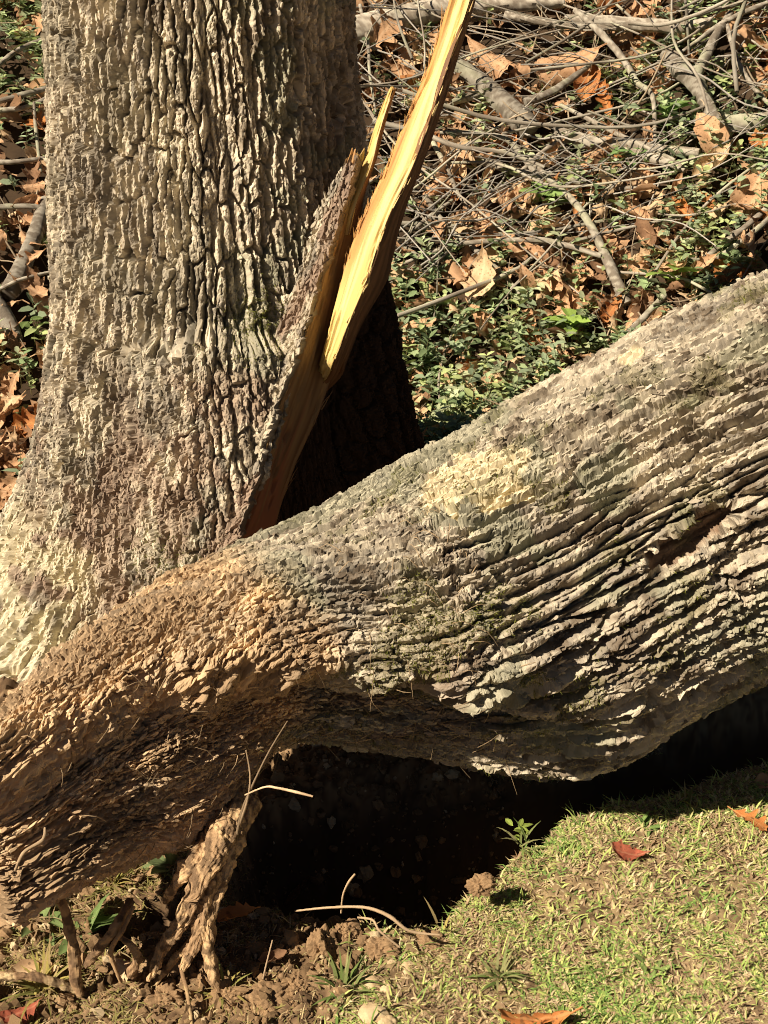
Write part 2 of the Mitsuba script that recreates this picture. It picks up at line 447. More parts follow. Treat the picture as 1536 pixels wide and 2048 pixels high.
fk3, fid3 = flakes(S, Tt, .0065, .013, 155)
mic = micro(S, Tt, 160)
upper = sm(.50, .92, ZZ + .12 * (f2(PH * 4, ZZ * 5, 2, 170) - .5) + .20 * sm(0, -.9, PH) - .1 * BUL)
hgt = (0.032 + .012 * sm(-.1, -.6, PH)) * (.62 + .38 * upper) * (pl - .85) + .0080 * (1 - .45 * upper) * (plL - .8) + .0034 * (fk1 - .6) + .0030 * (fk3 - .5) + .0034 * mic - .003
hgt = hgt + 0.006 * (1 - upper) * (f2(S * 24, Tt * 9, 3, 180) - .5) * 2
hgt = np.where(HOL > .02, hgt * (1 - .6 * HOL), hgt)
V = (base + nb * hgt[..., None]).reshape(-1, 3)
a = .6 * f2(S * 9, Tt * 5, 3, 190) + .4 * f2(S * 70, Tt * 34, 3, 189); b_ = f2(S * 40, Tt * 22, 4, 191)
col = lerp(GREY * .95, PALE * 1.22, sm(.28, .64, a + .26 * (idn - .5) + .16 * (fid - .5) + .26 * (fid3 - .5) + .5 * (f2(S * 160, Tt * 26, 3, 188) - .5)))
b_ = f2(S * 60, Tt * 16, 4, 187)
col = lerp(col, BROWN * .8 * np.ones_like(col), .65 * sm(.52, .70, b_ + .30 * (fid3 - .5) + .15 * mic))
col = lerp(col, GREENISH * np.ones_like(col), .55 * sm(.50, .58, f2(S * 9 + 9, Tt * 9, 6, 192)) * (.25 + .75 * sm(.0, .5, PH)))
col = lerp(col, REDDISH * np.ones_like(col), .55 * (1 - upper) * sm(.49, .57, f2(S * 12, Tt * 9 + 4, 6, 193)))
lich = sm(.45, .52, f2(S * 12, Tt * 12, 6, 194)) * sm(.36, .22, ZZ) * sm(-.38, -.62, PH)
col = lerp(col, C(.55, .50, .36) * np.ones_like(col), .85 * lich)
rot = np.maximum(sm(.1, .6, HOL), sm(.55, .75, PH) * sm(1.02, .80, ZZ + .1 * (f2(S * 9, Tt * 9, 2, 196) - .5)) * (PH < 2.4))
col = lerp(col, C(.06, .038, .024) * np.ones_like(col), rot)  # dark wood of hollow and right flank, with shade put into its colour
dirtb = sm(.26, .12, ZZ - .12 * (f2(S * 10, Tt * 10, 2, 195) - .5)) * sm(-.45, -.25, PH)
col = lerp(col, C(.30, .185, .095) * np.ones_like(col), .7 * dirtb)
tree = thing('standing_tree', 'large standing grey oak trunk with one side torn open at the base', 'tree')
visible = (np.abs(PH) < 1.5).ravel() & (ZZ > .25).ravel()
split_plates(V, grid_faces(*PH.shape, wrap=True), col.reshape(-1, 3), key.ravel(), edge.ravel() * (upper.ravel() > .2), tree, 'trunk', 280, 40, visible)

ok = (np.abs(PH) < 1.6) & (ZZ > .05) & (ZZ < 1.5) & (HOL < .1)
VT = V.reshape(-1, 3); NT = nb.reshape(-1, 3); TT = np.broadcast_to([0, 0, 1.0], VT.shape)
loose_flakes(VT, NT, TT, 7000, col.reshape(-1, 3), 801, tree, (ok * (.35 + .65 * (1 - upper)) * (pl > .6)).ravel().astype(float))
pocket = np.exp(-((PH - .36) / .16) ** 2 - ((ZZ - .80) / .045) ** 2) + .35 * np.exp(-((PH + .1) / .16) ** 2 - ((ZZ - .28) / .07) ** 2)
rr_ = np.random.default_rng(5)
moss_tufts(VT, NT, rr_.choice(len(VT), 5000, p=(pocket / pocket.sum()).ravel()), 6, tree)

# the trunk above the picture
pu = np.linspace(0, 2 * np.pi, 110, endpoint=False); zu = np.linspace(1.55, 7.5, 200)
PU, ZU = np.meshgrid(pu, zu)
pl, idn, key, edge = bark_layers(PU * .4, ZU, .03, .11, 100)
RU = np.interp(ZU, [1.5, 2.5, 7.5], [.338, .31, .22]) + .012 * (pl - .6)
cu = lerp(GREY * np.ones(PU.shape + (3,)), PALE, idn)
add('upper_trunk', (np.stack([TX + RU * np.sin(PU) + .02 * (ZU - 1.55) ** 1.3, TY - RU * np.cos(PU), ZU], -1).reshape(-1, 3), grid_faces(*PU.shape, wrap=True)), 'mat_bark', parent=tree, color=cu.reshape(-1, 3))

# torn wood: a loop of corners at each station, fibres run along it
def torn(stations, subdiv, rows, fibre, seed, colors, parent, name, ragged=0.03, label=None):
    """stations: (rows x corners x 3); subdiv: columns per side; colors: one function of (fibre, along) per side."""
    P = catmull(np.asarray(stations, float), rows)
    K = P.shape[1]
    cols, side, w = [], [], []
    for k in range(K):
        for j in range(subdiv[k]):
            f = j / subdiv[k]
            cols.append(P[:, k] * (1 - f) + P[:, (k + 1) % K] * f); side.append(k); w.append(k + f)
    Q = np.stack(cols, 1); side = np.array(side); w = np.array(w)
    L = np.concatenate([[0], np.cumsum(np.linalg.norm(np.diff(P.mean(1), axis=0), axis=1))])
    arc = np.concatenate([[0], np.cumsum(np.linalg.norm(np.diff(Q.mean(0), axis=0), axis=1))])
    n = vnormals(Q.reshape(-1, 3), rows, len(w))
    cen = Q.mean(1, keepdims=True)
    n = n * np.sign(((Q - cen) * n).sum(-1).mean())
    A, Lm = np.meshgrid(arc, L)
    fib = f2(A / .007, Lm / .22, 3, seed) - .5
    split = 1 - sm(0, .035, np.abs(f2(A / .016, Lm / .5, 2, seed + 3) - .5))          # long open splits
    chips = f2(A / .02, Lm / .06, 3, seed + 5) - .5
    Q = Q + n * (fibre * 2.4 * fib + fibre * 0.9 * chips - fibre * 4.5 * split)[..., None]
    # fibres break off at uneven length
    tdir = P.mean(1)[-1] - P.mean(1)[-3]; tdir /= np.linalg.norm(tdir)
    end = sm(.86, 1.0, np.linspace(0, 1, rows))[:, None]
    Q = Q + (end * ragged * (n2(arc / .008, 0 * arc, seed + 9) - .5)[None] * 2)[..., None] * tdir
    col = np.zeros(Q.shape)
    for k in range(K):
        m = side == k
        col[:, m] = colors[k](A[:, m], Lm[:, m], fib[:, m])
    F = grid_faces(rows, len(w), wrap=True)
    v = Q.reshape(-1, 3); m = len(v); nc = len(w)
    v = np.vstack([v, Q[0].mean(0)[None], Q[-1].mean(0)[None]])
    k = np.arange(nc); k1 = (k + 1) % nc
    F = np.vstack([F, np.stack([np.full(nc, m), k, k1], 1), np.stack([np.full(nc, m + 1), (rows - 1) * nc + k1, (rows - 1) * nc + k], 1)])
    c = np.vstack([col.reshape(-1, 3), col[0].mean(0)[None], col[-1].mean(0)[None]])
    return add(name, (v, F), 'mat_wood', parent=parent, color=c, smooth=False, label=label)

def wood_c(a, b, st, k=.5):
    def fn(A, L, fib):
        c = lerp(a * np.ones(A.shape + (3,)), b, sm(.3, .7, f2(A / .012, L / .3, 3, 300)))
        return lerp(c, st * np.ones_like(c), k * sm(.55, .75, f2(A / .006, L / .16, 2, 301)))
    return fn
FRESH = wood_c(C(.56, .42, .15), C(.64, .53, .24), C(.38, .21, .06), .55)
ORANGE = wood_c(C(.42, .22, .075), C(.50, .27, .09), C(.22, .10, .04), .6)
BROWNW = wood_c(C(.36, .22, .095), C(.25, .145, .06), C(.13, .065, .03), .7)
SHADEW = wood_c(C(.22, .115, .05), C(.15, .075, .035), C(.07, .04, .022), .7)  # splinter sides away from the sun: shade put into the wood colour
def barkc(A, L, fib):
    return lerp(lerp(GREY * np.ones(A.shape + (3,)), PALE, sm(.4, .6, f2(A / .02, L / .05, 3, 310))), BROWN, .6 * sm(.5, .7, f2(A / .01, L / .03, 2, 311)))

def st(v, a, b, c, yb, da, dc, dd):
    """left rim, lit left edge, front ridge, right edge and back of the splinter at image height v"""
    return [at_y(a, v, yb + da), at_y(b, v, yb), at_y(c, v, yb + dc), at_y((a + c) / 2 + 8, v, yb + dd)]

big = [st(782, 618, 636, 655, 2.86, .03, .05, .07), st(750, 632, 658, 684, 2.80, .04, .07, .10), st(724, 641, 667, 694, 2.738, .04, .08, .12), st(644, 662, 699, 727, 2.724, .05, .08, .13), st(556, 684, 736, 776, 2.74, .06, .08, .13),
       st(468, 712, 765, 798, 2.757, .06, .08, .13), st(410, 738, 788, 814, 2.77, .06, .08, .13), st(328, 775, 828, 847, 2.79, .06, .08, .13), st(219, 820, 867, 884, 2.815, .06, .08, .12), st(109, 866, 904, 918, 2.84, .06, .08, .12),
       st(0, 897, 940, 951, 2.86, .06, .08, .11), st(-140, 940, 976, 984, 2.89, .05, .07, .10), st(-280, 985, 1005, 1010, 2.91, .03, .04, .06)]
def lit_face(A, L, fib):
    c = FRESH(A, L, fib)
    c = lerp(c, ORANGE(A, L, fib), (1 - sm(.014, .022, A + .035 * fib)) * sm(.28, .45, L))
    return lerp(BROWNW(A, L, fib), c, sm(.045, .06, L + .06 * fib))  # foot coloured brown to read as wood in the flap's shade
torn(big, [26, 16, 8, 12], 260, .0024, 400, [lit_face, SHADEW, SHADEW, ORANGE], tree, 'long_splinter', label='tall pale yellow splinter of freshly torn wood')

def flap_st(v, l, f, r, yf, dl, drr):
    return [at_y(l, v, yf + dl), at_y(f, v, yf), at_y(r, v, yf + drr), at_y((l + r) / 2, v, yf + max(dl, drr) + .03)]
flap = [flap_st(1150, 400, 452, 520, 2.585, .06, .10), flap_st(1092, 400, 466, 541, 2.60, .06, .10), flap_st(1029, 430, 492, 556, 2.62, .07, .11), flap_st(931, 455, 522, 590, 2.655, .07, .12), flap_st(834, 490, 550, 634, 2.685, .07, .14),
        flap_st(731, 545, 590, 666, 2.718, .07, .14), flap_st(638, 585, 621, 682, 2.755, .06, .11), flap_st(541, 616, 648, 700, 2.787, .05, .09), flap_st(443, 646, 678, 718, 2.81, .04, .07),
        flap_st(400, 665, 692, 724, 2.82, .03, .06), flap_st(360, 684, 704, 724, 2.826, .025, .05), flap_st(334, 696, 710, 722, 2.832, .02, .03)]
def flap_bark(A, L, fib):
    return lerp(barkc(A, L, fib), ORANGE(A, L, fib), .8 * sm(.78, .9, L))
def flap_wood(A, L, fib):
    return lerp(lerp(C(.33, .13, .06) * np.ones(A.shape + (3,)), BROWNW(A, L, fib), sm(.18, .34, L + .5 * fib)), FRESH(A, L, fib) * .85, sm(.8, .95, L))
torn(flap, [26, 26, 10, 10], 300, .0028, 430, [flap_bark, flap_wood, BROWNW, BROWNW], tree, 'torn_flap', ragged=.05, label='torn flap of bark and brown wood leaning off the trunk')
small = [st(470, 680, 696, 708, 2.835, .02, .03, .04), st(413, 694, 711, 722, 2.828, .02, .03, .04), st(330, 724, 743, 750, 2.838, .02, .03, .04), st(273, 742, 757, 764, 2.848, .018, .028, .035), st(219, 760, 773, 778, 2.858, .015, .02, .03), st(184, 774, 786, 790, 2.865, .012, .016, .022)]
torn(small, [14, 8, 6, 6], 120, .0014, 440, [FRESH, SHADEW, SHADEW, ORANGE], tree, 'short_splinter', ragged=.02, label='short thin pale splinter beside the tall one')


def slivers(stations, corner, n, lo, hi, cols, seed, L=(.012, .045), spread=.25, name='wood_fibre'):
    """Torn fibres that stand off one edge of a splinter."""
    r = np.random.default_rng(seed)
    P = catmull(np.asarray(stations, float), 300); e = P[:, corner]; cen = P.mean(1)
    parts = []
    for k in range(n):
        i = int(r.uniform(lo, hi) * 295)
        d = e[i + 3] - e[i]; d /= np.linalg.norm(d)
        o = e[i] - cen[i]; o /= np.linalg.norm(o)
        l = r.uniform(*L); w = r.uniform(.0006, .0018)
        p = e[i] + r.normal(0, .003, 3) - o * .003
        dd = d + o * r.uniform(-.05, spread) + r.normal(0, .06, 3)
        v, f = tube([p, p + dd * l * .55, p + dd * l + o * l * r.uniform(-.05, .15)], [w, w * .7, w * .15], 4, n=5)
        parts.append((v, f, cols[int(r.integers(len(cols)))] * r.uniform(.75, 1.15)))
    v, f, c = join(parts)
    add(name, (v, f), 'mat_wood', parent=tree, color=c, kind='stuff')
slivers(big, 0, 130, .30, .95, [C(.50, .27, .09), C(.42, .22, .08), C(.62, .40, .16)], 1)
slivers(big, 1, 60, .10, .95, [C(.72, .56, .25), C(.66, .48, .20)], 2, (.01, .035), .1)
slivers(flap, 1, 90, .25, 1.0, [C(.42, .25, .11), C(.30, .2, .12), C(.55, .36, .16)], 3, (.008, .03), .3)
slivers(flap, 2, 60, .05, .9, [C(.36, .2, .08), C(.28, .16, .07)], 4, (.01, .05), .3)

# bark crust that stands on the flap's outer side
fl = catmull(np.array([[s_[0], s_[1]] for s_ in flap]), 240)
nw = 44
W = np.linspace(-.35, 1.06, nw)
crust = fl[:, None, 0] * (1 - W[None, :, None]) + fl[:, None, 1] * W[None, :, None]
Lc = np.concatenate([[0], np.cumsum(np.linalg.norm(np.diff(fl.mean(1), axis=0), axis=1))])
Ac, Lm = np.meshgrid(W * .06, Lc)
h = .016 * (bark_layers(Ac, Lm, .018, .06, 460)[0]) + .007 * flakes(Ac, Lm, .011, .02, 461)[0] + .003 * micro(Ac, Lm, 462)
off = np.array([-.55, -.80, .12])
crust = crust + (h - .006)[..., None] * off
crust = np.concatenate([crust, crust[:, ::-1] - .018 * off], 1)
crust[-1] += rng.uniform(-.02, .03, (2 * nw, 1)) * np.array([.3, .1, .9])
cc = lerp(lerp(GREY * np.ones(Ac.shape + (3,)), PALE, sm(.36, .6, f2(Ac / .02, Lm / .05, 3, 463))), REDDISH, .7 * sm(.45, .65, f2(Ac / .05, Lm / .1, 2, 464)))
cc = np.concatenate([cc, cc[:, ::-1] * 0 + BROWN], 1)
jag = .020 * (f2(Lc * 30, 0 * Lc, 4, 466) - .5) * 2
side_ = (fl[:, 1] - fl[:, 0]) / (np.linalg.norm(fl[:, 1] - fl[:, 0], axis=1, keepdims=True) + 1e-9)
crust = crust + (jag[:, None] * np.concatenate([np.abs(W - .4), np.abs(W[::-1] - .4)])[None])[..., None] * side_[:, None]
add('torn_bark_edge', (crust.reshape(-1, 3), grid_faces(240, 2 * nw, wrap=True)), 'mat_bark', parent=tree, color=cc.reshape(-1, 3), smooth=False)
CP = crust[:, :nw].reshape(-1, 3)
loose_flakes(CP, np.broadcast_to(off / np.linalg.norm(off), CP.shape), np.broadcast_to([.35, 0, .94], CP.shape), 1600, cc[:, :nw].reshape(-1, 3), 803, tree, np.ones(len(CP)), size=(.0025, .006))

# ------------------------------------------------------------------ the fallen trunk
LOG = [((-150, 1548), (-50, 1876), 2.15), ((-85, 1514), (18, 1842), 2.165), ((-20, 1478), (85, 1805), 2.18), ((120, 1325), (270, 1730), 2.28), ((290, 1190), (500, 1640), 2.38), ((470, 1095), (705, 1570), 2.46),
       ((690, 985), (985, 1582), 2.54), ((930, 862), (1238, 1518), 2.58), ((1200, 712), (1518, 1368), 2.62), ((1470, 585), (1815, 1262), 2.62), ((1640, 501), (1985, 1175), 2.62)]
cen, rad = [], []
for tp, bt, D in LOG:
    a, b = ray(*tp), ray(*bt)
    half = .5 * math.acos(np.clip(a @ b, -1, 1))
    m = (a + b) / np.linalg.norm(a + b)
    cen.append(EYE + m * D); rad.append(D * math.sin(half))
cen, rad = np.array(cen), np.array(rad)
dense = catmull(np.column_stack([cen, rad]), 600)
Ld = np.concatenate([[0], np.cumsum(np.linalg.norm(np.diff(dense[:, :3], axis=0), axis=1))])
NL = 740
ls = np.linspace(0, Ld[-1], NL)
CL = np.stack([np.interp(ls, Ld, dense[:, k]) for k in range(3)], 1); RL = np.interp(ls, Ld, dense[:, 3])
AX = np.gradient(CL, axis=0); AX /= np.linalg.norm(AX, axis=1, keepdims=True)
for _ in range(30): AX[1:-1] = (AX[:-2] + AX[1:-1] * 2 + AX[2:]) / 4
AX /= np.linalg.norm(AX, axis=1, keepdims=True)
EC = EYE - CL; EC -= (EC * AX).sum(1, keepdims=True) * AX; EC /= np.linalg.norm(EC, axis=1, keepdims=True)
EU = np.cross(EC, AX); EU *= np.sign(EU[:, 2]).mean().round()
st_u = np.interp(ls, np.concatenate([[0], np.cumsum(np.linalg.norm(np.diff(cen, axis=0), axis=1))]) * (Ld[-1] / np.linalg.norm(np.diff(cen, axis=0), axis=1).sum()), np.arange(len(LOG)))   # station number along the log
PL = np.concatenate([np.linspace(-3.1, -2.1, 60)[:-1], np.linspace(-2.1, 1.68, 450), np.linspace(1.68, 2 * np.pi - 3.1, 20)[1:-1]])
P2, U2 = np.meshgrid(PL, st_u); _, L2 = np.meshgrid(PL, ls)
arm = 1 - sm(3.6, 5.6, U2)                           # 1 on the broken root end on the left, 0 on the sound stem
right = sm(4.6, 6.4, U2 + .9 * np.sin(P2))           # deep long ridges on the right
R2 = RL[:, None] * np.ones_like(P2)
R2 = R2 * (.03 + .97 * np.sqrt(sm(0, .035, L2)))        # the broken root end closes just beyond the picture
R2 = R2 * (1 + .05 * (f2(L2 * 3, P2 * 1.3, 2, 500) - .5) * 2)
# the root end: a crumbling top shelf that overhangs the shaded lower side
wav = .16 * (f2(L2 * 6, 0 * L2, 4, 507) - .5) * 2
ledge = np.interp(U2, [0, 2, 3.3, 4.3, 5.2, 6.3], [.56, .50, .36, -.06, -.24, -.30]) + wav
along = 1 - sm(5.6, 7.1, U2 - .6 * (f2(P2 * 5, L2 * 6, 3, 509) - .5))
out = sm(ledge - .34 + .14 * sm(3, 4.5, U2), ledge + .04, P2 + .10 * (f2(L2 * 16, P2 * 5, 3, 508) - .5))
back = sm(3.0, 4.6, U2)                                # the hollow under the ledge runs right down on the stem, less on the root end
R2 = R2 + along * ((.050 + .03 * back) * out * sm(1.15, .45, P2 - ledge * .6) - (.035 + .068 * back) * (1 - out) * (sm(-1.25, -.75, P2) * (1 - back) + back))
# the swelling at the foot of the stem and the notch beside it
R2 = R2 + .03 * np.exp(-((U2 - 6.55) / .14) ** 2 - ((P2 + .30) / .13) ** 2)
# the place where a plate of bark has come away
scar = sm(.30, .55, np.exp(-((U2 - 7.95 - .8 * (P2 + .12)) / .48) ** 2 - ((P2 + .10 - .05 * (U2 - 8.0)) / .075) ** 2) + .25 * (f2(L2 * 30, P2 * 12, 2, 505) - .5))
R2 = R2 - .05 * scar
dirs = np.cos(P2)[..., None] * EC[:, None] + np.sin(P2)[..., None] * EU[:, None]
base = CL[:, None] + R2[..., None] * dirs
nb = vnormals(base, *P2.shape)
nb *= np.sign((nb * dirs).sum(-1).mean())
S, Tt = P2 * .34 + .025 * (f2(L2 * 2.2, P2, 2, 506) - .5), L2
plA, idA, keyA, edgeA = bark_layers(S, Tt, .028, .26, 520, .45, .0062 + .0018 * sm(.75, .1, P2), .35 + .5 * sm(.75, .1, P2))
plB, idB, keyB, edgeB = bark_layers(S, Tt, .0165, .070, 540, .9, .003, .4)
fk1, fid = flakes(S, Tt, .012, .034, 560)
fk2, fid2 = flakes(S, Tt, .028, .045, 565)
fk3, fid3 = flakes(S, Tt, .0065, .014, 568)
mic = micro(S, Tt, 570)
low = sm(.75, .1, P2)                              # ridges are deepest on the lower front
lump = (f2(S * 24, Tt * 19, 3, 580) - .5) * 2
mid = (1 - right) * (1 - arm)
hgt = right * (.028 + .004 * low) * (plA - .8) + (mid * .012 + right * .009 + arm * .009) * (plB - .8) + .0045 * (fk1 - .6) + mid * .010 * (fk2 - .6) * low + .0030 * (fk3 - .5) + .0040 * mic
hgt = hgt + (mid * .007 * (.4 + .6 * low) + arm * .007) * lump + arm * .018 * (f2(S * 9, Tt * 9, 3, 585) - .5) * 2
cl1, cl2, cli, _, _, _ = vor(S / .026 + f2(S * 40, Tt * 40, 2, 586), Tt / .030 + f2(S * 40, Tt * 40, 2, 587), 588)
crust_ = bark_layers(S, Tt, .045, .15, 583, 1.2, .006, .3)[0]
hgt = hgt + arm * (.006 * (np.clip((cl2 - cl1) / .3, 0, 1) ** .7 * (.4 + .8 * cli) - .5) +   .010 * (crust_ - .8))      # cracked crust of dried soil on the root end
hgt = np.where(scar > .3, hgt * (1 - .7 * scar), hgt)
V = (base + nb * hgt[..., None]).reshape(-1, 3)
a = .6 * f2(S * 9, Tt * 4, 3, 590) + .4 * f2(S * 70, Tt * 30, 3, 589); b_ = f2(S * 40, Tt * 20, 4, 591)
col = lerp(GREY * .92, PALE * 1.02, sm(.35, .72, a + .16 * (idB - .5) + .2 * (idA - .5) * right + .16 * (fid - .5) + .26 * (fid3 - .5) + .10 * right + .5 * (f2(S * 160, Tt * 26, 3, 588) - .5)))
col = lerp(col, BROWN * .8 * np.ones_like(col), .85 * sm(.50, .70, b_ + .30 * (fid3 - .5) + .15 * mic))
col = lerp(col, GREENISH * np.ones_like(col), .5 * sm(.51, .59, f2(S * 9 + 3, Tt * 8, 6, 592)))
col = lerp(col, REDDISH * np.ones_like(col), .5 * mid * sm(.5, .58, f2(S * 11, Tt * 8 + 4, 6, 593)))
def spot(u, p, su, sp):
    return np.exp(-((U2 - u) / su) ** 2 - ((P2 - p) / sp) ** 2)
pale = sm(.28, .42, spot(6.72, .74, .50, .24) + .9 * (f2(L2 * 40, P2 * 14, 5, 595) - .5)) + sm(.3, .5, spot(8.15, 1.03, .10, .06) + .3 * (f2(L2 * 40, P2 * 12, 3, 596) - .5))
col = lerp(col, C(.62, .54, .36) * np.ones_like(col), np.clip(pale, 0, 1) * .85)
dirtc = lerp(C(.60, .44, .27), C(.44, .315, .19), sm(.35, .62, f2(S * 40, Tt * 12, 3, 597)))
dirtc = lerp(dirtc, C(.27, .19, .115) * np.ones_like(dirtc), .8 * sm(.50, .60, f2(S * 8 + 2, Tt * 6, 4, 598)))
dirtc = lerp(dirtc, GREY * np.ones_like(dirtc), .3 * sm(.54, .64, f2(S * 9 + 7, Tt * 7, 4, 594)))
col = lerp(col, dirtc, np.clip(sm(.25, .7, arm + .5 * (f2(S * 6, Tt * 5, 3, 599) - .5)), 0, 1))
inner = C(.20, .13, .085)
col = lerp(col, inner * np.ones_like(col), .85 * sm(.3, .6, scar))
mossy = sm(.53, .60, f2(S * 14, Tt * 12, 6, 600) + .25 * (spot(6.6, -.3, .5, .4) + spot(5.4, .1, .5, .3)) - .08) * (1 - arm)
col = lerp(col, C(.13, .125, .055) * np.ones_like(col), .4 * mossy)
V_LOG, N_LOG = V.reshape(*P2.shape, 3), nb
log = thing('fallen_tree', 'huge fallen oak trunk lying across the picture in front of the standing tree', 'fallen tree')
visible = ((P2 > -1.2) & (P2 < 1.5)).ravel() & (L2 > .1).ravel()
split_plates(V, grid_faces(*P2.shape, wrap=True), col.reshape(-1, 3), np.where(right > .5, keyA, keyB + 10 ** 9).ravel(), np.where(right > .5, edgeA, edgeB).ravel() * (arm.ravel() < .5), log, 'trunk', 260, 60, visible)

ok = (P2 > -1.5) & (P2 < 1.5) & (scar < .3)
VL_, NL_ = V.reshape(-1, 3), nb.reshape(-1, 3); TL_ = np.repeat(AX, P2.shape[1], 0)
loose_flakes(VL_, NL_, TL_, 12000, col.reshape(-1, 3), 802, log, (ok * (.3 + .5 * mid + .05 * arm + .4 * sm(.3, .9, P2))).ravel())
wm = (mossy * ok * (.3 + spot(5.4, .0, .7, .35) + spot(6.6, -.2, .5, .4))).ravel()
moss_tufts(VL_, NL_, np.random.default_rng(8).choice(len(VL_), 9000, p=wm / wm.sum()), 9, log)

# the trunk beyond the picture's right edge and the root end beyond the left
def stub(cs, rs, name, c1, seed):
    n, k = 90, 96
    P = catmull(np.column_stack([cs, rs]), n)
    t = np.gradient(P[:, :3], axis=0); t /= np.linalg.norm(t, axis=1, keepdims=True)
    a = np.cross(t, [0, 0, 1.0]); a /= np.linalg.norm(a, axis=1, keepdims=True); b = np.cross(t, a)
    ang = np.linspace(0, 2 * np.pi, k, endpoint=False)
    A, Lx = np.meshgrid(ang, np.linspace(0, np.linalg.norm(np.diff(P[:, :3], axis=0), axis=1).sum(), n))
    rr = P[:, 3:4] + .02 * (bark_layers(A * .34, Lx, .05, .25, seed)[0] - .6)
    v = P[:, None, :3] + rr[..., None] * (np.cos(ang)[None, :, None] * a[:, None] + np.sin(ang)[None, :, None] * b[:, None])
    v = v.reshape(-1, 3); m = len(v)
    v = np.vstack([v, P[:1, :3], P[-1:, :3]])
    kk = np.arange(k); k1 = (kk + 1) % k
    F = np.vstack([grid_faces(n, k, True), np.stack([np.full(k, m), kk, k1], 1), np.stack([np.full(k, m + 1), (n - 1) * k + k1, (n - 1) * k + kk], 1)])
    cc = np.vstack([lerp(GREY * np.ones(A.shape + (3,)), c1, f2(A * 3, Lx * 6, 3, seed)).reshape(-1, 3), BROWN[None], BROWN[None]])
    return add(name, (v, F), 'mat_bark', parent=log, color=cc)
e, ax = CL[-1], AX[-1]
stub([e - ax * .01, e + ax * .7, e + ax * 1.6 + [0, -.05, -.05], e + ax * 3.0 + [0, -.2, -.3]], [RL[-1] * .985, .32, .29, .24], 'outer_trunk', PALE, 610)

# ------------------------------------------------------------------ leaves
OUTLINES = {
    'lobed': [(-.18, .012), (0, .014), (.05, .04), (.12, .08), (.19, .20), (.23, .22), (.27, .10), (.34, .12), (.43, .34), (.48, .36), (.52, .13), (.59, .15), (.68, .34), (.73, .31), (.77, .13), (.84, .17), (.90, .14), (.95, .05), (1, .0)],
    'round': [(-.12, .012), (0, .014), (.06, .05), (.14, .12), (.22, .20), (.28, .16), (.35, .22), (.43, .30), (.49, .22), (.56, .26), (.64, .33), (.71, .24), (.78, .27), (.86, .22), (.93, .13), (.98, .06), (1, .0)],
    'oval': [(-.10, .012), (0, .014), (.06, .08), (.14, .17), (.24, .24), (.36, .29), (.50, .31), (.62, .29), (.74, .24), (.84, .17), (.92, .10), (.97, .04), (1, .0)],
}


def leaf_shape(kind, curl, bend, seed):
    r = np.random.default_rng(seed)
    o = np.array(OUTLINES[kind]); x = o[:, 0]
    w = np.linspace(-1, 1, 7)
    wl = o[:, 1] * r.uniform(.8, 1.2, len(x)); wr = o[:, 1] * r.uniform(.8, 1.2, len(x))
    Y = np.where(w[None] < 0, w[None] * wl[:, None], w[None] * wr[:, None])
    X = x[:, None] + .06 * np.abs(w)[None] * (o[:, 1:2] > .1) * r.uniform(.3, 1.2)
    uv = np.stack([np.clip(X, 0, 1), .5 + Y], -1).reshape(-1, 2)
    a = curl * Y / .3
    Z = np.where(np.abs(curl) > 1e-3, .3 / curl * (1 - np.cos(a)), 0); Yc = np.where(np.abs(curl) > 1e-3, .3 / curl * np.sin(a), Y)
    Z = Z + .10 * (n2(X * 4 + seed, Yc * 5, seed) - .5) + .05 * (n2(X * 11 + seed, Yc * 11, seed + 1) - .5) + .03 * np.abs(w)[None] ** .5
    b = bend * (X - .45)
    Xb = np.where(abs(bend) > 1e-3, (1 / bend) * np.sin(b) - Z * np.sin(b), X); Zb = np.where(abs(bend) > 1e-3, (1 / bend) * (1 - np.cos(b)) + Z * np.cos(b), Z)
    tw = r.uniform(-.9, .9) * (X - .4)
    V = np.stack([Xb, Yc * np.cos(tw) - Zb * np.sin(tw) * .3, Zb + Yc * np.sin(tw)], -1).reshape(-1, 3)
    return V, grid_faces(len(x), 7), uv

LEAVES = []
for i in range(18):
    kind = ['lobed', 'round', 'lobed', 'round', 'lobed', 'oval'][i % 6]
    LEAVES.append(leaf_shape(kind, rng.uniform(.5, 2.4) * (1 if i % 3 else -1), rng.uniform(-1.8, 1.8), 900 + i))
LEAF_DICTS = [mikit.ply((v, f), None, smooth=True, uv=uv) for v, f, uv in LEAVES]


def frame(n, rot):
    n = n / np.linalg.norm(n)
    a = np.cross(n, [0.13, 1.0, 0.21]); a /= np.linalg.norm(a); b = np.cross(n, a)
    x = a * math.cos(rot) + b * math.sin(rot)
    return np.stack([x, np.cross(n, x), n], 1)


def place(p, n, rot, size):
    m = np.eye(4); m[:3, :3] = frame(n, rot) * size; m[:3, 3] = p
    m[:3, 3] -= m[:3, :3] @ np.array([.45, 0, 0])
    return m


def project(p):
    d = np.asarray(p) - EYE
    z = d @ FWD
    return 768 + FPX * d[..., 0] / z, 1024 - FPX * (d @ UPV) / z, z


LOG_TOP = [(-200, 1620), (0, 1480), (170, 1250), (320, 1165), (540, 1055), (700, 980), (930, 865), (1200, 715), (1470, 585), (1760, 440)]
def in_view(p, pad=30):
    """Seen over the fallen trunk's top, past the standing trunk and inside the frame."""
    u, v, _ = project(p)
    free = v < np.interp(u, [a for a, _ in LOG_TOP], [b for _, b in LOG_TOP])
    return (u > -pad) & (u < 1536 + pad) & (v > -pad) & free & ~((u > 110) & (u < 750)) & ~((u > 60) & (u < 830) & (v > 700))


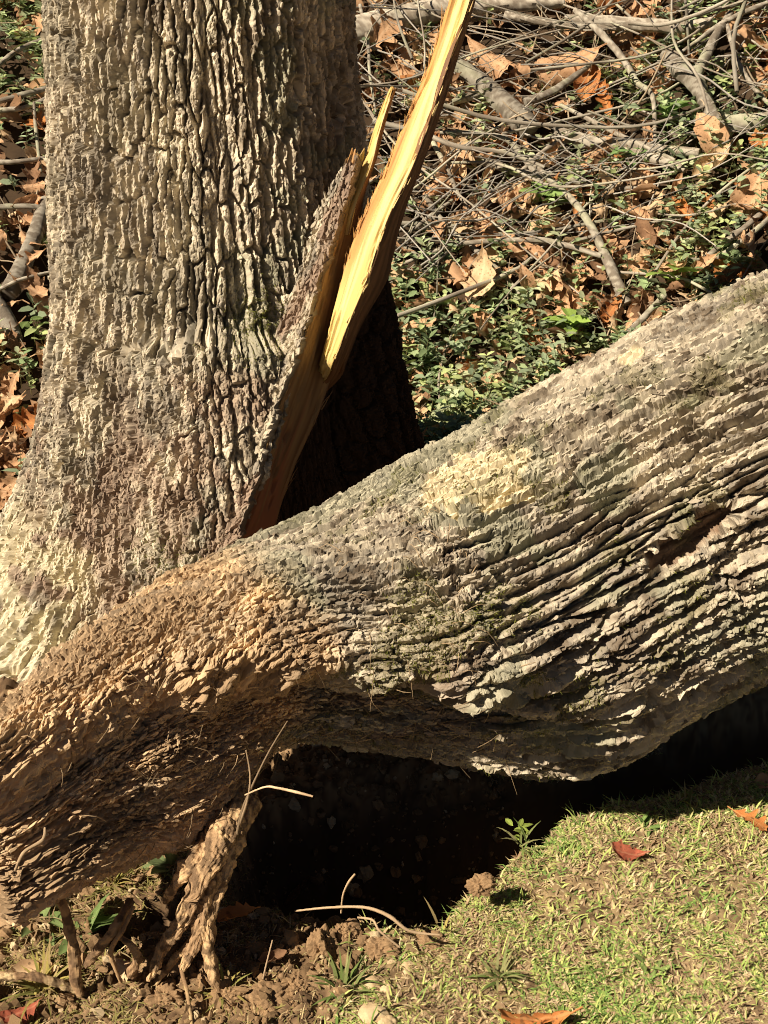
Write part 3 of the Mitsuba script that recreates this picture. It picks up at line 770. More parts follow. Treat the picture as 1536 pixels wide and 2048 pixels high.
def new_leaf(p, n, rot, size, mat, label, group=None, variant=None, name='fallen_leaf'):
    k = int(rng.integers(len(LEAF_DICTS))) if variant is None else variant
    return add(name, LEAF_DICTS[k], 'mat_leaf_' + mat, label, 'leaf', group, to_world=T(place(p, n, rot, size).tolist()))

# leaves that stand out: (u, v, length in picture, turn, material, lift, variant, label); metres follow from the distance
for u, v, px, rot, mat, lift, var, lab in [
        (960, 600, 120, 1.2, 'pale', .07, 1, 'large pale tan leaf on the green weeds right of the tall splinter'),
        (876, 745, 85, 4.9, 'pale', .06, 4, 'small pale pointed leaf low in the weeds beside the hollow'),
        (945, 800, 135, .3, 'orange', .06, 0, 'curled orange leaf wedged above the fallen trunk near the hollow'),
        (905, 850, 100, .6, 'tan', .03, 3, 'tan leaf under the curled orange leaf above the fallen trunk'),
        (1118, 545, 110, 4.6, 'pale', .08, 6, 'pale tan leaf hanging upright among the weeds in mid bank'),
        (1158, 545, 95, 4.4, 'tan', .07, 10, 'rolled tan leaf hanging beside the pale upright leaf'),
        (1085, 150, 140, .2, 'tan', .12, 3, 'big tan leaf with wavy lobes in the dark gap of the brush pile'),
        (1010, 140, 120, 2.4, 'tan', .11, 9, 'curled tan leaf left of the big wavy leaf in the brush pile'),
        (1170, 195, 130, 1.4, 'rust', .11, 7, 'rusty cluster leaf under the long horizontal branches'),
        (1205, 170, 80, 4.7, 'orange', .13, 2, 'small bright orange leaf hanging in the brush pile'),
        (1440, 305, 110, 2.0, 'tan', .10, 5, 'rounded tan leaf under the forked branch'),
        (1390, 360, 110, .5, 'pale', .09, 11, 'pale leaf folded below the rounded tan leaf'),
        (1350, 400, 100, 5.2, 'orange', .08, 8, 'orange brown leaf in the leaf litter below the forked branch'),
        (792, 35, 110, 4.6, 'tan', .20, 4, 'tan lobed leaf hanging over the pale log at the top'),
        (1075, 690, 75, 2.2, 'rust', .05, 7, 'rust leaf low on the bank near the bright green plant'),
        (1480, 430, 120, 1.0, 'tan', .07, 5, 'tan leaf at the right edge of the bank between two slanting twigs'),
        (1425, 545, 100, .3, 'orange', .05, 13, 'orange leaf just above the fallen trunk near the right edge'),
        (1210, 640, 70, .9, 'rust', .05, 2, 'small rust leaf at the foot of the long leaning twig'),
        (62, 245, 65, .4, 'orange', .10, 6, 'orange leaf among twigs left of the standing trunk'),
        (72, 398, 70, .2, 'orange', .08, 0, 'orange leaf under the horizontal stick left of the standing trunk'),
        (12, 800, 90, 4.4, 'pale', .05, 9, 'pale yellow leaf at the left edge of the picture'),
        (70, 610, 90, .9, 'tan', .06, 3, 'tan leaf beside the broken stick left of the standing trunk'),
        (35, 850, 110, .2, 'rust', .04, 10, 'rust leaf in the drift at the left edge')]:
    p = on_ground(u, v, lift)
    n = gnormal(p[0], p[1]) * .45 - FWD * .35 + rng.normal(0, .25, 3)
    new_leaf(p, n, rot, px / FPX * project(p)[2], mat, lab, variant=var)
for u, v, px, rot, mat, lift, var, lab in [
        (1222, 1705, 80, .1, 'red', .022, 1, 'curled dull red leaf lying in the middle of the lawn'),
        (1528, 1655, 78, 2.5, 'orange', .025, 4, 'orange leaf at the right edge of the lawn'),
        (1008, 2036, 150, .1, 'orange', .02, 6, 'bright orange lobed leaf at the bottom of the lawn'),
        (8, 2040, 85, .7, 'red', .03, 3, 'red leaf in the bottom left corner'),
        (1515, 1562, 75, .2, 'tan', .02, 5, 'tan leaf at the far lawn edge under the fallen trunk'),
        (442, 1838, 85, .2, 'rust', .05, 7, 'rust leaf half in shade beside the orange root'),
        (30, 1948, 110, .1, 'pale', .02, 11, 'dry buff leaf lying on the dug soil at the left edge'),
        (270, 1950, 85, 2.6, 'pale', .04, 3, 'cream leaf at the mouth of the hole between the roots'),
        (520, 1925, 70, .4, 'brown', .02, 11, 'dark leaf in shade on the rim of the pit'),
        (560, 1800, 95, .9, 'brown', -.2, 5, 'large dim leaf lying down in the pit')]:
    p = on_ground(u, v, lift)
    new_leaf(p, np.array([0, -.25, 1.0]) + rng.normal(0, .15, 3), rot, px / FPX * project(p)[2], mat, lab, variant=var)

LANDMARKS = [(960, 600, 'the large pale leaf in the weeds'), (876, 745, 'the pale pointed leaf'), (945, 800, 'the curled orange leaf'), (1138, 545, 'the upright pale leaf in mid bank'),
             (1085, 150, 'the big wavy leaf in the dark gap'), (1170, 190, 'the rusty leaf cluster'), (1440, 305, 'the rounded tan leaf'), (1133, 660, 'the mid bank bright plant'), (1345, 560, 'the right bright plant'),
             (1085, 400, 'the broad leaved plant'), (1400, 150, 'the fork of the grey branch'), (1420, 215, 'the lower forked branch'), (1005, 200, 'the thick curved branch'), (1240, 290, 'the lichen spotted branch'), (900, 20, 'the pale log'),
             (1250, 48, 'the long pale branch'), (1180, 450, 'the long leaning twig'), (1000, 481, 'the twig over the weeds'), (1460, 475, 'the slanting right twigs'), (1040, 345, 'the crooked grey branch'), (800, 400, 'the tall splinter'),
             (880, 265, 'the upper splinter edge'), (1210, 640, 'the foot of the leaning twig'), (1500, 240, 'the mottled log'), (1500, 100, 'the yellowish plant top right'), (62, 245, 'the far left orange leaf'), (72, 398, 'the orange leaf under level stick'),
             (60, 490, 'the thick stick on the left'), (10, 640, 'the broken stick end on the left'), (12, 800, 'the pale yellow leaf at the left edge'), (50, 200, 'the two grey twigs on the left'), (60, 110, 'the plant at the top left'), (40, 690, 'the low plant on the left'),
             (1290, 430, 'the litter below the lichen branch'), (1380, 470, 'the litter beside the slanting twigs'), (1300, 130, 'the bent thin twig'), (1500, 350, 'the right edge litter')]
USED = {}
def whereabouts(p):
    u, v, _ = project(p)
    q = sorted(LANDMARKS, key=lambda a: (a[0] - u) ** 2 + (a[1] - v) ** 2)[0]
    dx, dy = u - q[0], v - q[1]
    if math.hypot(dx, dy) < 28: w = 'close by'
    elif abs(dx) > 2.2 * abs(dy): w = 'left of' if dx < 0 else 'right of'
    elif abs(dy) > 2.2 * abs(dx): w = 'above' if dy < 0 else 'below'
    else: w = ('above' if dy < 0 else 'below') + ' and ' + ('left of' if dx < 0 else 'right of')
    return w + ' ' + q[2]


def brief(text):
    return text if len(text.split()) <= 16 else text.replace('below and left of', 'near').replace('below and right of', 'near').replace('above and left of', 'near').replace('above and right of', 'near')


# the leaf litter: the nearest 270 in view one by one, the rest together
cand = []
while len(cand) < 2700:
    x, y = rng.uniform(-1.9, 2.1), rng.uniform(3.5, 6.7)
    dens = .45 + .55 * sm(.4, .6, f2(x * 1.6, y * 1.6, 2, 700)) * sm(-.2, .9, x) + .3 * sm(-.8, -1.0, x) * sm(4.6, 4.1, y)
    dens *= 1 - .85 * sm(4.8, 5.2, y) * sm(-.3, .1, x) * (f2(x * 2.3, y * 2.3, 2, 705) < .56)
    dens *= 1 - .5 * np.exp(-((x - .35) / .35) ** 2 - ((y - 4.4) / .35) ** 2)
    if rng.random() > dens: continue
    cand.append((x, y, g0(x, y) + rng.uniform(.01, .085)))
cand = np.array(cand)
seen = in_view(cand)
order = np.argsort(project(cand)[2] + 100 * ~seen)
WORDS = {'tan': 'tan', 'pale': 'pale buff', 'rust': 'rust coloured', 'brown': 'dark brown'}
bulk = []
BULK_C = {'tan': C(.54, .34, .20), 'pale': C(.62, .45, .28), 'rust': C(.44, .20, .08), 'brown': C(.24, .145, .085)}
one = 0
for i in order:
    x, y, z = cand[i]
    mat = rng.choice(['tan', 'pale', 'rust', 'brown'], p=[.50, .26, .07, .17])
    size = rng.uniform(.085, .165)
    n = gnormal(x, y) * .75 + rng.normal(0, .42, 3); n[2] = abs(n[2]) + .1
    rot = rng.uniform(0, 6.28)
    if seen[i] and one < 268:
        big_word = 'large' if size > .14 else 'small' if size < .11 else 'medium'
        k = int(rng.integers(len(LEAVES)))
        shape_word = ['lobed', 'wavy', 'lobed', 'wavy', 'lobed', 'oval'][k % 6]
        new_leaf(cand[i], n, rot, size, mat, brief(f'{big_word} {WORDS[mat]} {shape_word} leaf {whereabouts(cand[i])}'), 'dry oak leaves of the litter', variant=k)
        one += 1
    else:
        m = place(cand[i], n, rot, size)
        v, f, uv = LEAVES[int(rng.integers(len(LEAVES)))]
        if not seen[i]:                     # out of sight from here: fewer points
            keep = np.arange(len(v)).reshape(-1, 7)[::2, ::2]
            v, uv, f = v[keep.ravel()], uv[keep.ravel()], grid_faces(*keep.shape)
        v = v @ m[:3, :3].T + m[:3, 3]
        c = BULK_C[mat] * rng.uniform(.75, 1.15)
        c = c * (1 + .18 * (np.abs(uv[:, 1:2] - .5) < .04))
        bulk.append((v, f, c * np.ones((len(v), 1))))
v, f, c = join(bulk)
add('leaf_litter', (v, f), 'mat_plant', 'deep litter of dry oak leaves covering the bank', 'leaf litter', kind='stuff', color=c)

# ------------------------------------------------------------------ branches and twigs
def stick_color(v, seed, a=C(.32, .295, .245), b=C(.17, .145, .115)):
    q = v @ np.array([[.8, .1, .3], [.2, .9, .1], [.1, .3, .9]])
    c = lerp(a * np.ones((len(v), 3)), b, sm(.38, .60, f2(q[:, 0] * 70 + seed, q[:, 1] * 70 + q[:, 2] * 52, 4, seed)))
    return lerp(c, C(.36, .37, .26) * np.ones_like(c), .6 * sm(.6, .75, f2(q[:, 0] * 12 + seed, q[:, 2] * 14, 2, seed + 1)))


def branch(name, pts, rpx, label, cat='branch', group=None, lift=.06, pale=1.0, sides=9, rough=.22, forks=(), parent=None):
    """pts: places on the bank as seen in the photograph, each (u, v) or (u, v, lift)."""
    P = np.array([on_ground(p[0], p[1], p[2] if len(p) > 2 else lift) for p in pts])
    sc = project(P)[2].mean() / FPX
    seed = len(scene)
    def one(P, rp, key=None, **said):
        big = max(rp) > 7
        m = tube(P, np.array(rp) * sc, 22 if big else sides, n=max(14, (26 if big else 9) * len(P)), rough=rough, seed=seed)
        return add(key or name, m, 'mat_stick', color=stick_color(m[0], seed) * pale, **said)
    if not forks:
        return one(P, rpx, label=label, cat=cat, group=group)
    t = thing(name, label, cat, group)
    one(P, rpx, 'limb', parent=t)
    for fp, fr in forks:
        one(np.array([on_ground(p[0], p[1], p[2] if len(p) > 2 else lift) for p in fp]), fr, 'side_branch', parent=t)

branch('log', [(660, 78, .14), (760, 48, .15), (870, 22, .16), (1000, 8, .15), (1130, 2, .14)], [26, 27, 22, 17, 13], 'pale smooth log lying along the top of the brush pile behind the splinter', 'log', pale=1.5)
branch('fallen_branch', [(890, 118, .12), (945, 150, .13), (1005, 205, .13), (1040, 240, .12), (1062, 262, .11)], [13, 15, 23, 25, 22], 'thick dark curved branch ending broken in the brush pile', pale=.75,
       forks=[([(905, 205, .11), (955, 190, .12), (1000, 195, .13)], [6, 9, 12])])
branch('fallen_branch', [(1335, 108, .15), (1362, 140, .16), (1390, 165, .16), (1412, 205, .14), (1435, 245, .12), (1462, 268, .10)], [16, 17, 18, 14, 13, 11], 'forked grey branch standing out at the right of the brush pile', pale=.8,
       forks=[([(1392, 150, .17), (1416, 105, .19), (1438, 60, .20), (1462, 25, .21)], [11, 10, 8, 6])])
branch('fallen_branch', [(1130, 38, .17), (1200, 42, .17), (1290, 50, .16), (1370, 54, .15), (1425, 42, .15)], [9, 12, 13, 12, 9], 'long straight pale branch across the top of the brush pile', pale=1.25)
branch('fallen_branch', [(1010, 30, .15), (1080, 42, .16), (1150, 52, .16), (1250, 55, .15)], [8, 8, 7, 6], 'grey branch lying left of the long pale one', pale=1.1)
branch('fallen_branch', [(1110, 265, .09), (1170, 282, .09), (1240, 290, .09), (1330, 300, .08), (1400, 305, .08)], [13, 14, 13, 11, 9], 'lichen spotted branch lying level in mid brush pile', pale=1.15)
branch('fallen_branch', [(1440, 240, .10), (1480, 246, .10), (1536, 240, .10), (1600, 235, .1)], [17, 18, 15, 14], 'short mottled log at the right edge below the forked branch', pale=1.05)
branch('fallen_branch', [(930, 310, .07), (985, 328, .08), (1040, 345, .08), (1120, 355, .07), (1200, 372, .06), (1290, 380, .06)], [9, 9, 8, 7, 6, 5], 'crooked grey branch lying low across the leaf litter', pale=1.0)
branch('fallen_branch', [(1220, 292, .08), (1280, 310, .08), (1340, 325, .07), (1370, 342, .06)], [9, 10, 9, 6], 'pale weathered branch under the lichen spotted one', pale=1.3)
branch('twig', [(1060, 318, .10), (1110, 370, .12), (1147, 402, .13), (1180, 450, .13), (1206, 500, .12), (1232, 560, .09), (1254, 608, .05)], [5, 6, 7, 8, 9, 11, 12], 'long leaning twig running down the bank to the fallen trunk', 'twig',)
branch('twig', [(775, 540, .05), (850, 510, .08), (918, 488, .10), (1017, 481, .11), (1100, 483, .11), (1203, 512, .12)], [3, 4, 5, 6, 6, 5], 'thin level twig arching over the green weeds', 'twig', pale=1.15)
branch('twig', [(1560, 395, .10), (1480, 462, .10), (1430, 500, .09), (1378, 545, .06)], [7, 6, 6, 5], 'upper of the two slanting twigs at the right edge', 'twig')
branch('twig', [(1570, 410, .11), (1500, 470, .11), (1440, 512, .09), (1390, 548, .06)], [6, 6, 5, 4], 'lower of the two slanting twigs at the right edge', 'twig', pale=1.1)
branch('twig', [(1330, 590, .08), (1290, 632, .08), (1245, 675, .05), (1200, 712, .03)], [7, 7, 6, 5], 'twig slanting down onto the top of the fallen trunk', 'twig')
branch('twig', [(1150, 20, .20), (1195, 60, .20), (1240, 110, .19), (1275, 165, .17), (1305, 195, .15), (1310, 285, .1)], [6, 7, 7, 6, 5, 3], 'thin twig bending down across the dark gap of the brush pile', 'twig', pale=1.1)
branch('twig', [(1370, -10, .24), (1374, 40, .23), (1378, 110, .2)], [3, 3, 2], 'dark upright twig at the top of the brush pile', 'twig', pale=.5)
branch('twig', [(1536, 5, .22), (1480, 28, .22), (1430, 55, .21), (1390, 85, .2), (1340, 115, .18), (1190, 182, .14)], [5, 5, 5, 4, 3, 2], 'long thin twig sweeping left from the top right corner', 'twig', pale=1.0)
branch('twig', [(1455, 50, .20), (1470, 110, .18), (1500, 165, .15), (1545, 215, .12)], [4, 5, 5, 4], 'thin twig crossing in front of the forked branch', 'twig', pale=1.0)
branch('twig', [(720, 10, .18), (735, 80, .17), (740, 150, .15), (752, 225, .1)], [4, 4, 3, 2], 'thin upright twig just right of the standing trunk', 'twig', pale=1.0)
branch('twig', [(866, 285, .10), (890, 330, .10), (915, 385, .08), (940, 420, .05)], [5, 5, 4, 3], 'short pale twig right of the tall splinter', 'twig', pale=1.2)
branch('twig', [(880, 265, .10), (960, 268, .11), (1015, 280, .11), (1050, 320, .1), (1110, 395, .08)], [4, 6, 6, 6, 4], 'brown twig arching over the low crooked branch', 'twig', pale=.9)
branch('twig', [(1050, 205, .15), (1110, 180, .17), (1180, 130, .18)], [9, 8, 5], 'dark curved stick behind the big wavy leaf', 'twig', pale=.8)
branch('twig', [(1040, 345, .09), (1090, 300, .12), (1150, 262, .12), (1210, 235, .12)], [4, 5, 4, 3], 'thin pale twig crossing the lichen spotted branch', 'twig', pale=1.2)
branch('twig', [(1120, 210, .14), (1200, 250, .13), (1270, 285, .11), (1350, 320, .09)], [4, 5, 5, 3], 'straight thin twig slanting over the lichen spotted branch', 'twig', pale=1.2)
branch('twig', [(780, 500, .06), (850, 440, .09), (905, 400, .09)], [4, 4, 3], 'short twig leaning beside the tall splinter', 'twig')
# left of the trunk
branch('fallen_branch', [(15, 590, .07), (38, 545, .08), (62, 490, .08), (82, 435, .08), (96, 400, .07)], [17, 18, 18, 16, 13], 'thick bark covered stick left of the standing trunk', pale=.75)
branch('fallen_branch', [(-40, 560, .07), (0, 620, .07), (22, 655, .06), (34, 685, .05)], [20, 19, 17, 14], 'broken end of a dark stick at the left edge', pale=.7)
branch('twig', [(-20, 415, .10), (50, 413, .10), (125, 418, .09)], [6, 6, 5], 'level stick touching the standing trunk on its left', 'twig', pale=.9)
branch('twig', [(-20, 590, .12), (40, 560, .11), (110, 542, .09)], [4, 4, 3], 'thin pale twig over the thick stick on the left', 'twig', pale=1.4)
branch('twig', [(-10, 135, .12), (40, 98, .12), (110, 70, .1)], [5, 5, 4], 'twig slanting up at the top left', 'twig', pale=1.1)
branch('twig', [(-10, 205, .12), (50, 188, .12), (110, 172, .1)], [6, 6, 5], 'upper of the two grey twigs left of the trunk', 'twig', pale=1.0)
branch('twig', [(-10, 222, .11), (50, 215, .11), (110, 190, .1)], [6, 5, 5], 'lower of the two grey twigs left of the trunk', 'twig', pale=1.15)
branch('twig', [(-10, 325, .1), (50, 322, .1), (110, 312, .09)], [5, 5, 4], 'grey twig above the level stick on the left', 'twig', pale=1.1)
branch('twig', [(68, 205, .13), (72, 260, .12), (82, 345, .08)], [3, 4, 3], 'thin upright twig left of the trunk', 'twig', pale=.9)


def free_stick(x, y, z, ang, L, r, seed, tilt=0.0, bend=.2, n=5):
    q = np.linspace(-.5, .5, n)
    rr = np.random.default_rng(seed)
    d = np.array([math.cos(ang), math.sin(ang), 0])
    s_ = np.array([-d[1], d[0], 0])
    P = np.array([x, y, 0]) + q[:, None] * L * d + (rr.uniform(-1, 1, n)[:, None] * L * .045 + bend * L * (q[:, None] ** 2)) * s_
    P[:, 2] = g0(P[:, 0], P[:, 1]) + z + tilt * q * L + rr.uniform(-.02, .02, n)
    return tube(P, [r, r * .95, r * .8, r * .55], 6, n=14, rough=.2, seed=seed)

k = 0
while k < 75:
    x, y = rng.uniform(-.1, 2.0), rng.uniform(4.7, 6.3)
    if not in_view(np.array([x, y, g0(x, y) + .1])): continue
    ang = rng.normal(-.05, .5) if rng.random() < .75 else rng.uniform(0, 3.1)
    rad_ = rng.choice([.003, .0045, .006, .009, .012], p=[.3, .3, .24, .11, .05]); tone = rng.uniform(.6, 1.4)
    m = free_stick(x, y, rng.uniform(.05, .26) * sm(4.5, 5.6, y) + .03, ang, rng.uniform(.3, 1.3), rad_, 2000 + k, rng.normal(0, .12), rng.normal(0, .15))
    e_ = np.array(project(m[0][[0, -1]]))[:2].T
    if e_[0, 0] > e_[1, 0]: e_ = e_[::-1]
    sl = math.degrees(math.atan2(e_[0, 1] - e_[1, 1], e_[1, 0] - e_[0, 0]))
    way = 'level' if abs(sl) < 12 else 'upright' if abs(sl) > 65 else 'rising rightward' if sl > 0 else 'falling rightward'
    add('stick', m, 'mat_stick', f"{'pale' if tone > 1.1 else 'dark' if tone < .85 else 'grey'} {'stout' if rad_ > .008 else 'thin' if rad_ > .004 else 'wiry'} stick {way} {whereabouts(m[0].mean(0))}".replace(' and left of', ' left of').replace(' and right of', ' right of'), 'stick', 'sticks of the brush pile', color=stick_color(m[0], k) * tone)
    k += 1
bulk = []
for k in range(620):
    x, y = rng.uniform(-2.0, 2.2), rng.uniform(3.6, 6.8)
    if -.75 < x < -.1 and y < 3.9: continue
    up = sm(4.6, 5.5, y) * sm(-.3, .2, x)
    m = free_stick(x, y, rng.uniform(.01, .07) + .14 * up * rng.random(), rng.uniform(0, 6.28), rng.uniform(.08, .5), rng.uniform(.0014, .004), 3000 + k, rng.normal(0, .25), rng.normal(0, .3))
    bulk.append((m[0], m[1], C(.25, .20, .14) * rng.uniform(.6, 1.5)))
for k in range(230):                                    # the fine top of the brush pile
    x, y = rng.uniform(-.3, 2.1), rng.uniform(4.9, 6.5)
    m = free_stick(x, y, rng.uniform(.04, .26), rng.normal(0, .45), rng.uniform(.25, .9), rng.uniform(.0016, .0042), 5000 + k, rng.normal(0, .2), rng.normal(0, .15))
    bulk.append((m[0], m[1], C(.25, .235, .21) * rng.uniform(.5, 1.6)))
v, f, c = join(bulk)
add('twig_litter', (v, f), 'mat_stick', 'fine broken twigs strewn through the leaves on the bank', 'twig litter', kind='stuff', color=c)

# ------------------------------------------------------------------ green plants
def blade_leaf(L, W, fold, droop, seed):
    """an oval leaf from the origin along +x, 5 x 3 points"""
    x = np.array([0, .2, .5, .8, 1.0]) if seed >= 0 else np.array([0, .33, .75, 1.0]); w = (np.array([.08, .75, 1.0, .62, .02]) if seed >= 0 else np.array([.1, .95, .75, .03])) * W / 2
    Y = w[:, None] * np.array([-1, 0, 1.0])
    Z = np.abs(Y) * fold - droop * (x[:, None] ** 2) * L + np.zeros_like(Y)
    X = x[:, None] * L + np.zeros_like(Y)
    return np.stack([X, Y, Z], -1).reshape(-1, 3), grid_faces(len(x), 3)


def orient(v, p, yaw, pitch, roll=0.0):
    cy, sy, cp, sp, cr, sr = math.cos(yaw), math.sin(yaw), math.cos(pitch), math.sin(pitch), math.cos(roll), math.sin(roll)
    Rx = np.array([[1, 0, 0], [0, cr, -sr], [0, sr, cr]]); Ry = np.array([[cp, 0, -sp], [0, 1, 0], [sp, 0, cp]]); Rz = np.array([[cy, -sy, 0], [sy, cy, 0], [0, 0, 1]])
    return v @ (Rz @ Ry @ Rx).T + p

GREENS = [C(.13, .18, .09), C(.19, .24, .13), C(.25, .28, .17), C(.15, .19, .12), C(.21, .25, .11)]
bulk = []
def weed_density(x, y):
    d = 1.0 * np.exp(-((x - .36) / .48) ** 4 - ((y - 4.35) / .48) ** 4) + .35 * sm(.55, .68, f2(x * 1.5 + 4, y * 1.5, 2, 800))
    d = d + .45 * np.exp(-((x - 1.25) / .4) ** 2 - ((y - 5.2) / .4) ** 2)
    return d + .55 * sm(-.75, -.95, x) * sm(.38, .55, f2(x * 2.2, y * 2.0, 2, 801)) + .1
k = 0
while k < 2100:
    x, y = rng.uniform(-1.9, 2.0), rng.uniform(3.55, 6.4)
    if rng.random() > weed_density(x, y) or np.hypot(x - TX, y - TY) < .6: continue
    k += 1
    H = rng.uniform(.05, .17); lean = rng.normal(0, .35, 2)
    top = np.array([lean[0] * H, lean[1] * H - .25 * H, H])
    p0 = np.array([x, y, g0(x, y) + .01])
    g = GREENS[int(rng.integers(5))] * rng.uniform(1.0, 2.2)
    sv, sf = tube([p0, p0 + top * .5 + [0, 0, .01], p0 + top], [.0016, .001], 3, n=4)
    bulk.append((sv, sf, C(.20, .17, .08)))
    yaw = rng.uniform(0, 6.28)
    for j in range(int(rng.integers(3, 6))):
        t = .3 + .7 * j / 4
        for o in (0, math.pi):
            L = rng.uniform(.030, .062) * (1.15 - .4 * t)
            lv, lf = blade_leaf(L, L * rng.uniform(.42, .6), .35, rng.uniform(-.1, .4), -1)
            bulk.append((orient(lv, p0 + top * t, yaw + o + rng.normal(0, .3), rng.uniform(-.1, .7), rng.normal(0, .4)), lf, g * rng.uniform(.8, 1.25)))
        yaw += 1.57
v, f, c = join(bulk)
add('ground_cover', (v, f), 'mat_plant', 'low weeds with small paired green leaves on the bank', 'weeds', kind='stuff', color=c)


def leafy_plant(p, H, nleaf, L, asp, green, label, name='leafy_plant', rosette=False, up=.5):
    t = thing(name, label, 'plant')
    r = np.random.default_rng(int(abs(p[0]) * 1e4) % 99991)
    if not rosette:
        m = tube([p, p + [r.normal(0, .1) * H, -.1 * H, .55 * H], p + [r.normal(0, .2) * H, -.3 * H, H]], [.003, .0015], 5, n=8)
        add('stem', m, 'mat_plant', parent=t, color=np.ones((len(m[0]), 1)) * C(.17, .19, .07))
    for j in range(nleaf):
        q = (j + .5) / nleaf
        lv, lf = blade_leaf(L * r.uniform(.75, 1.15), L * asp, .28, r.uniform(.0, .45), j)
        lv = trimesh.remesh.subdivide(lv, lf)
        lv, lf = np.array(lv[0]), np.array(lv[1])
        lv[:, 2] += .06 * L * (n2(lv[:, 0] / L * 5 + j, lv[:, 1] / L * 5, j) - .5)
        c = green * r.uniform(.85, 1.2) * np.ones((len(lv), 1))
        c = np.where(np.abs(lv[:, 1:2]) < .03 * L, c * 1.35, c)
        base = p + ([r.normal(0, .12) * H, -.3 * H * q, (.35 + .65 * q) * H] if not rosette else [r.normal(0, .008), r.normal(0, .008), .008])
        add('leaf', (orient(lv, np.array(base), j * 2.4 + r.normal(0, .3), r.uniform(.0, up), r.normal(0, .35)), lf), 'mat_plant', parent=t, color=c)

for u, v, H, nl, L, gr, lab in [
        (1133, 690, .12, 8, .105, C(.26, .38, .09), 'bright green plant with broad oval leaves just above the fallen trunk'),
        (1345, 585, .10, 8, .105, C(.25, .36, .09), 'bright green broad leaved plant near the right edge above the fallen trunk'),
        (1085, 425, .09, 7, .11, C(.20, .30, .10), 'broad leaved green plant in the middle of the bank'),
        (1335, 265, .11, 9, .11, C(.18, .27, .09), 'green plant under the forked branch'),
        (1255, 345, .09, 8, .09, C(.15, .24, .09), 'dark green plant below the lichen spotted branch'),
        (1205, 235, .07, 6, .070, C(.12, .17, .07), 'dull green plant under the thin bent twig'),
        (945, 235, .06, 6, .060, C(.09, .15, .06), 'small dark green plant right of the tall splinter top'),
        (1500, 130, .08, 8, .065, C(.16, .22, .06), 'yellowish green plant at the top right edge'),
        (1430, 185, .07, 6, .055, C(.10, .15, .06), 'small green plant right of the fork of the grey branch'),
        (68, 120, .08, 8, .065, C(.19, .24, .08), 'pale green plant at the top left beside the trunk'),
        (70, 690, .10, 9, .055, C(.12, .17, .06), 'low green plant left of the standing trunk above the leaf drift')]:
    leafy_plant(on_ground(u, v, .01), H, nl, L, .55, gr, lab)
for u, v, nl, L, asp, gr, lab in [(170, 1868, 9, .095, .34, C(.15, .22, .08), 'green weed with jagged leaves under the fallen trunk at the left'),
                                  (70, 1850, 10, .075, .30, C(.17, .23, .09), 'pale green rosette weed at the left edge under the fallen trunk'),
                                  (345, 1745, 10, .060, .5, C(.20, .26, .12), 'pale small leaved weed behind the orange root'),
                                  (1040, 1668, 9, .028, .4, C(.20, .26, .06), 'green rosette at the far edge of the lawn'),
                                  (1290, 1660, 9, .036, .26, C(.15, .23, .07), 'dark green rosette in the upper lawn'),
                                  (1310, 1945, 9, .032, .3, C(.20, .27, .09), 'fresh green rosette in the lower lawn')]:
    leafy_plant(on_ground(u, v, .0), .03, nl, L, asp, gr, lab, name='rosette_weed', rosette=True, up=.7)

# ------------------------------------------------------------------ lawn grass
def blades(n, where, seed, Lr, Wr, pal, flat):
    r = np.random.default_rng(seed)
    x, y = where(r, n)
    n = len(x)
    z = gz(x, y)
    L = r.uniform(*Lr, n); W = r.uniform(*Wr, n); yaw = r.uniform(0, 2 * np.pi, n)
    el = np.clip(r.normal(flat, .35, n), .02, 1.5); bend = r.uniform(.2, 1.3, n)
    d = np.stack([np.cos(yaw), np.sin(yaw), 0 * yaw], 1); s_ = np.stack([-np.sin(yaw), np.cos(yaw), 0 * yaw], 1)
    P0 = np.stack([x, y, z - .002], 1)
    def pt(t):
        e = el - bend * t * .8
        return P0 + d * (L * t * np.cos(e))[:, None] + np.array([0, 0, 1.0]) * (L * t * np.sin(np.maximum(e, -.1)))[:, None]
    a, b, c = P0, pt(.55), pt(1.0)
    V = np.stack([a - s_ * W[:, None] / 2, a + s_ * W[:, None] / 2, b - s_ * W[:, None] / 2, b + s_ * W[:, None] / 2, c], 1)
    F = np.array([[0, 1, 3], [0, 3, 2], [2, 3, 4]])
    F = (np.arange(n)[:, None, None] * 5 + F[None]).reshape(-1, 3)
    pal = np.array(pal)
    patch = np.clip(.5 * f2(x * 7, y * 7, 3, 77) + .5 * f2(x * 26, y * 26, 3, 76) + r.normal(0, .15, n), 0, .999)
    patch = np.clip((patch - .17) * 1.9, 0, .999)
    c = pal[(patch * len(pal)).astype(int)] * r.uniform(.8, 1.4, (n, 1))
    return V.reshape(-1, 3), F, np.repeat(c, 5, 0)


def on_lawn(r, n):
    x, y = r.uniform(-.15, .98, n), r.uniform(1.5, 2.42, n)
    keep = (r.random(n) < lawn_mask(x, y)) & (pit_depth(x, y) < .06)
    keep &= r.random(n) < .22 + .78 * sm(.38, .52, f2(x * 10, y * 10, 4, 78))
    return x[keep], y[keep]
def on_soil(r, n):
    x, y = r.uniform(-1.0, .3, n), r.uniform(1.45, 2.0, n)
    keep = (pit_depth(x, y) < .1) & (r.random(n) < .35 + .65 * sm(.50, .60, f2(x * 7, y * 7, 2, 79)))
    return x[keep], y[keep]
PAL = [C(.18, .29, .08), C(.28, .38, .11), C(.42, .48, .16), C(.56, .53, .25), C(.56, .46, .29), C(.42, .32, .20), C(.30, .21, .13)]
v, f, c = join([blades(26000, on_lawn, 4, (.010, .035), (.0010, .0026), [C(.50, .40, .24), C(.36, .26, .15), C(.60, .52, .32)], .15), blades(270000, on_lawn, 1, (.008, .024), (.0020, .0046), PAL, .45), blades(8000, on_lawn, 2, (.02, .05), (.0014, .003), PAL[:3], .8)])
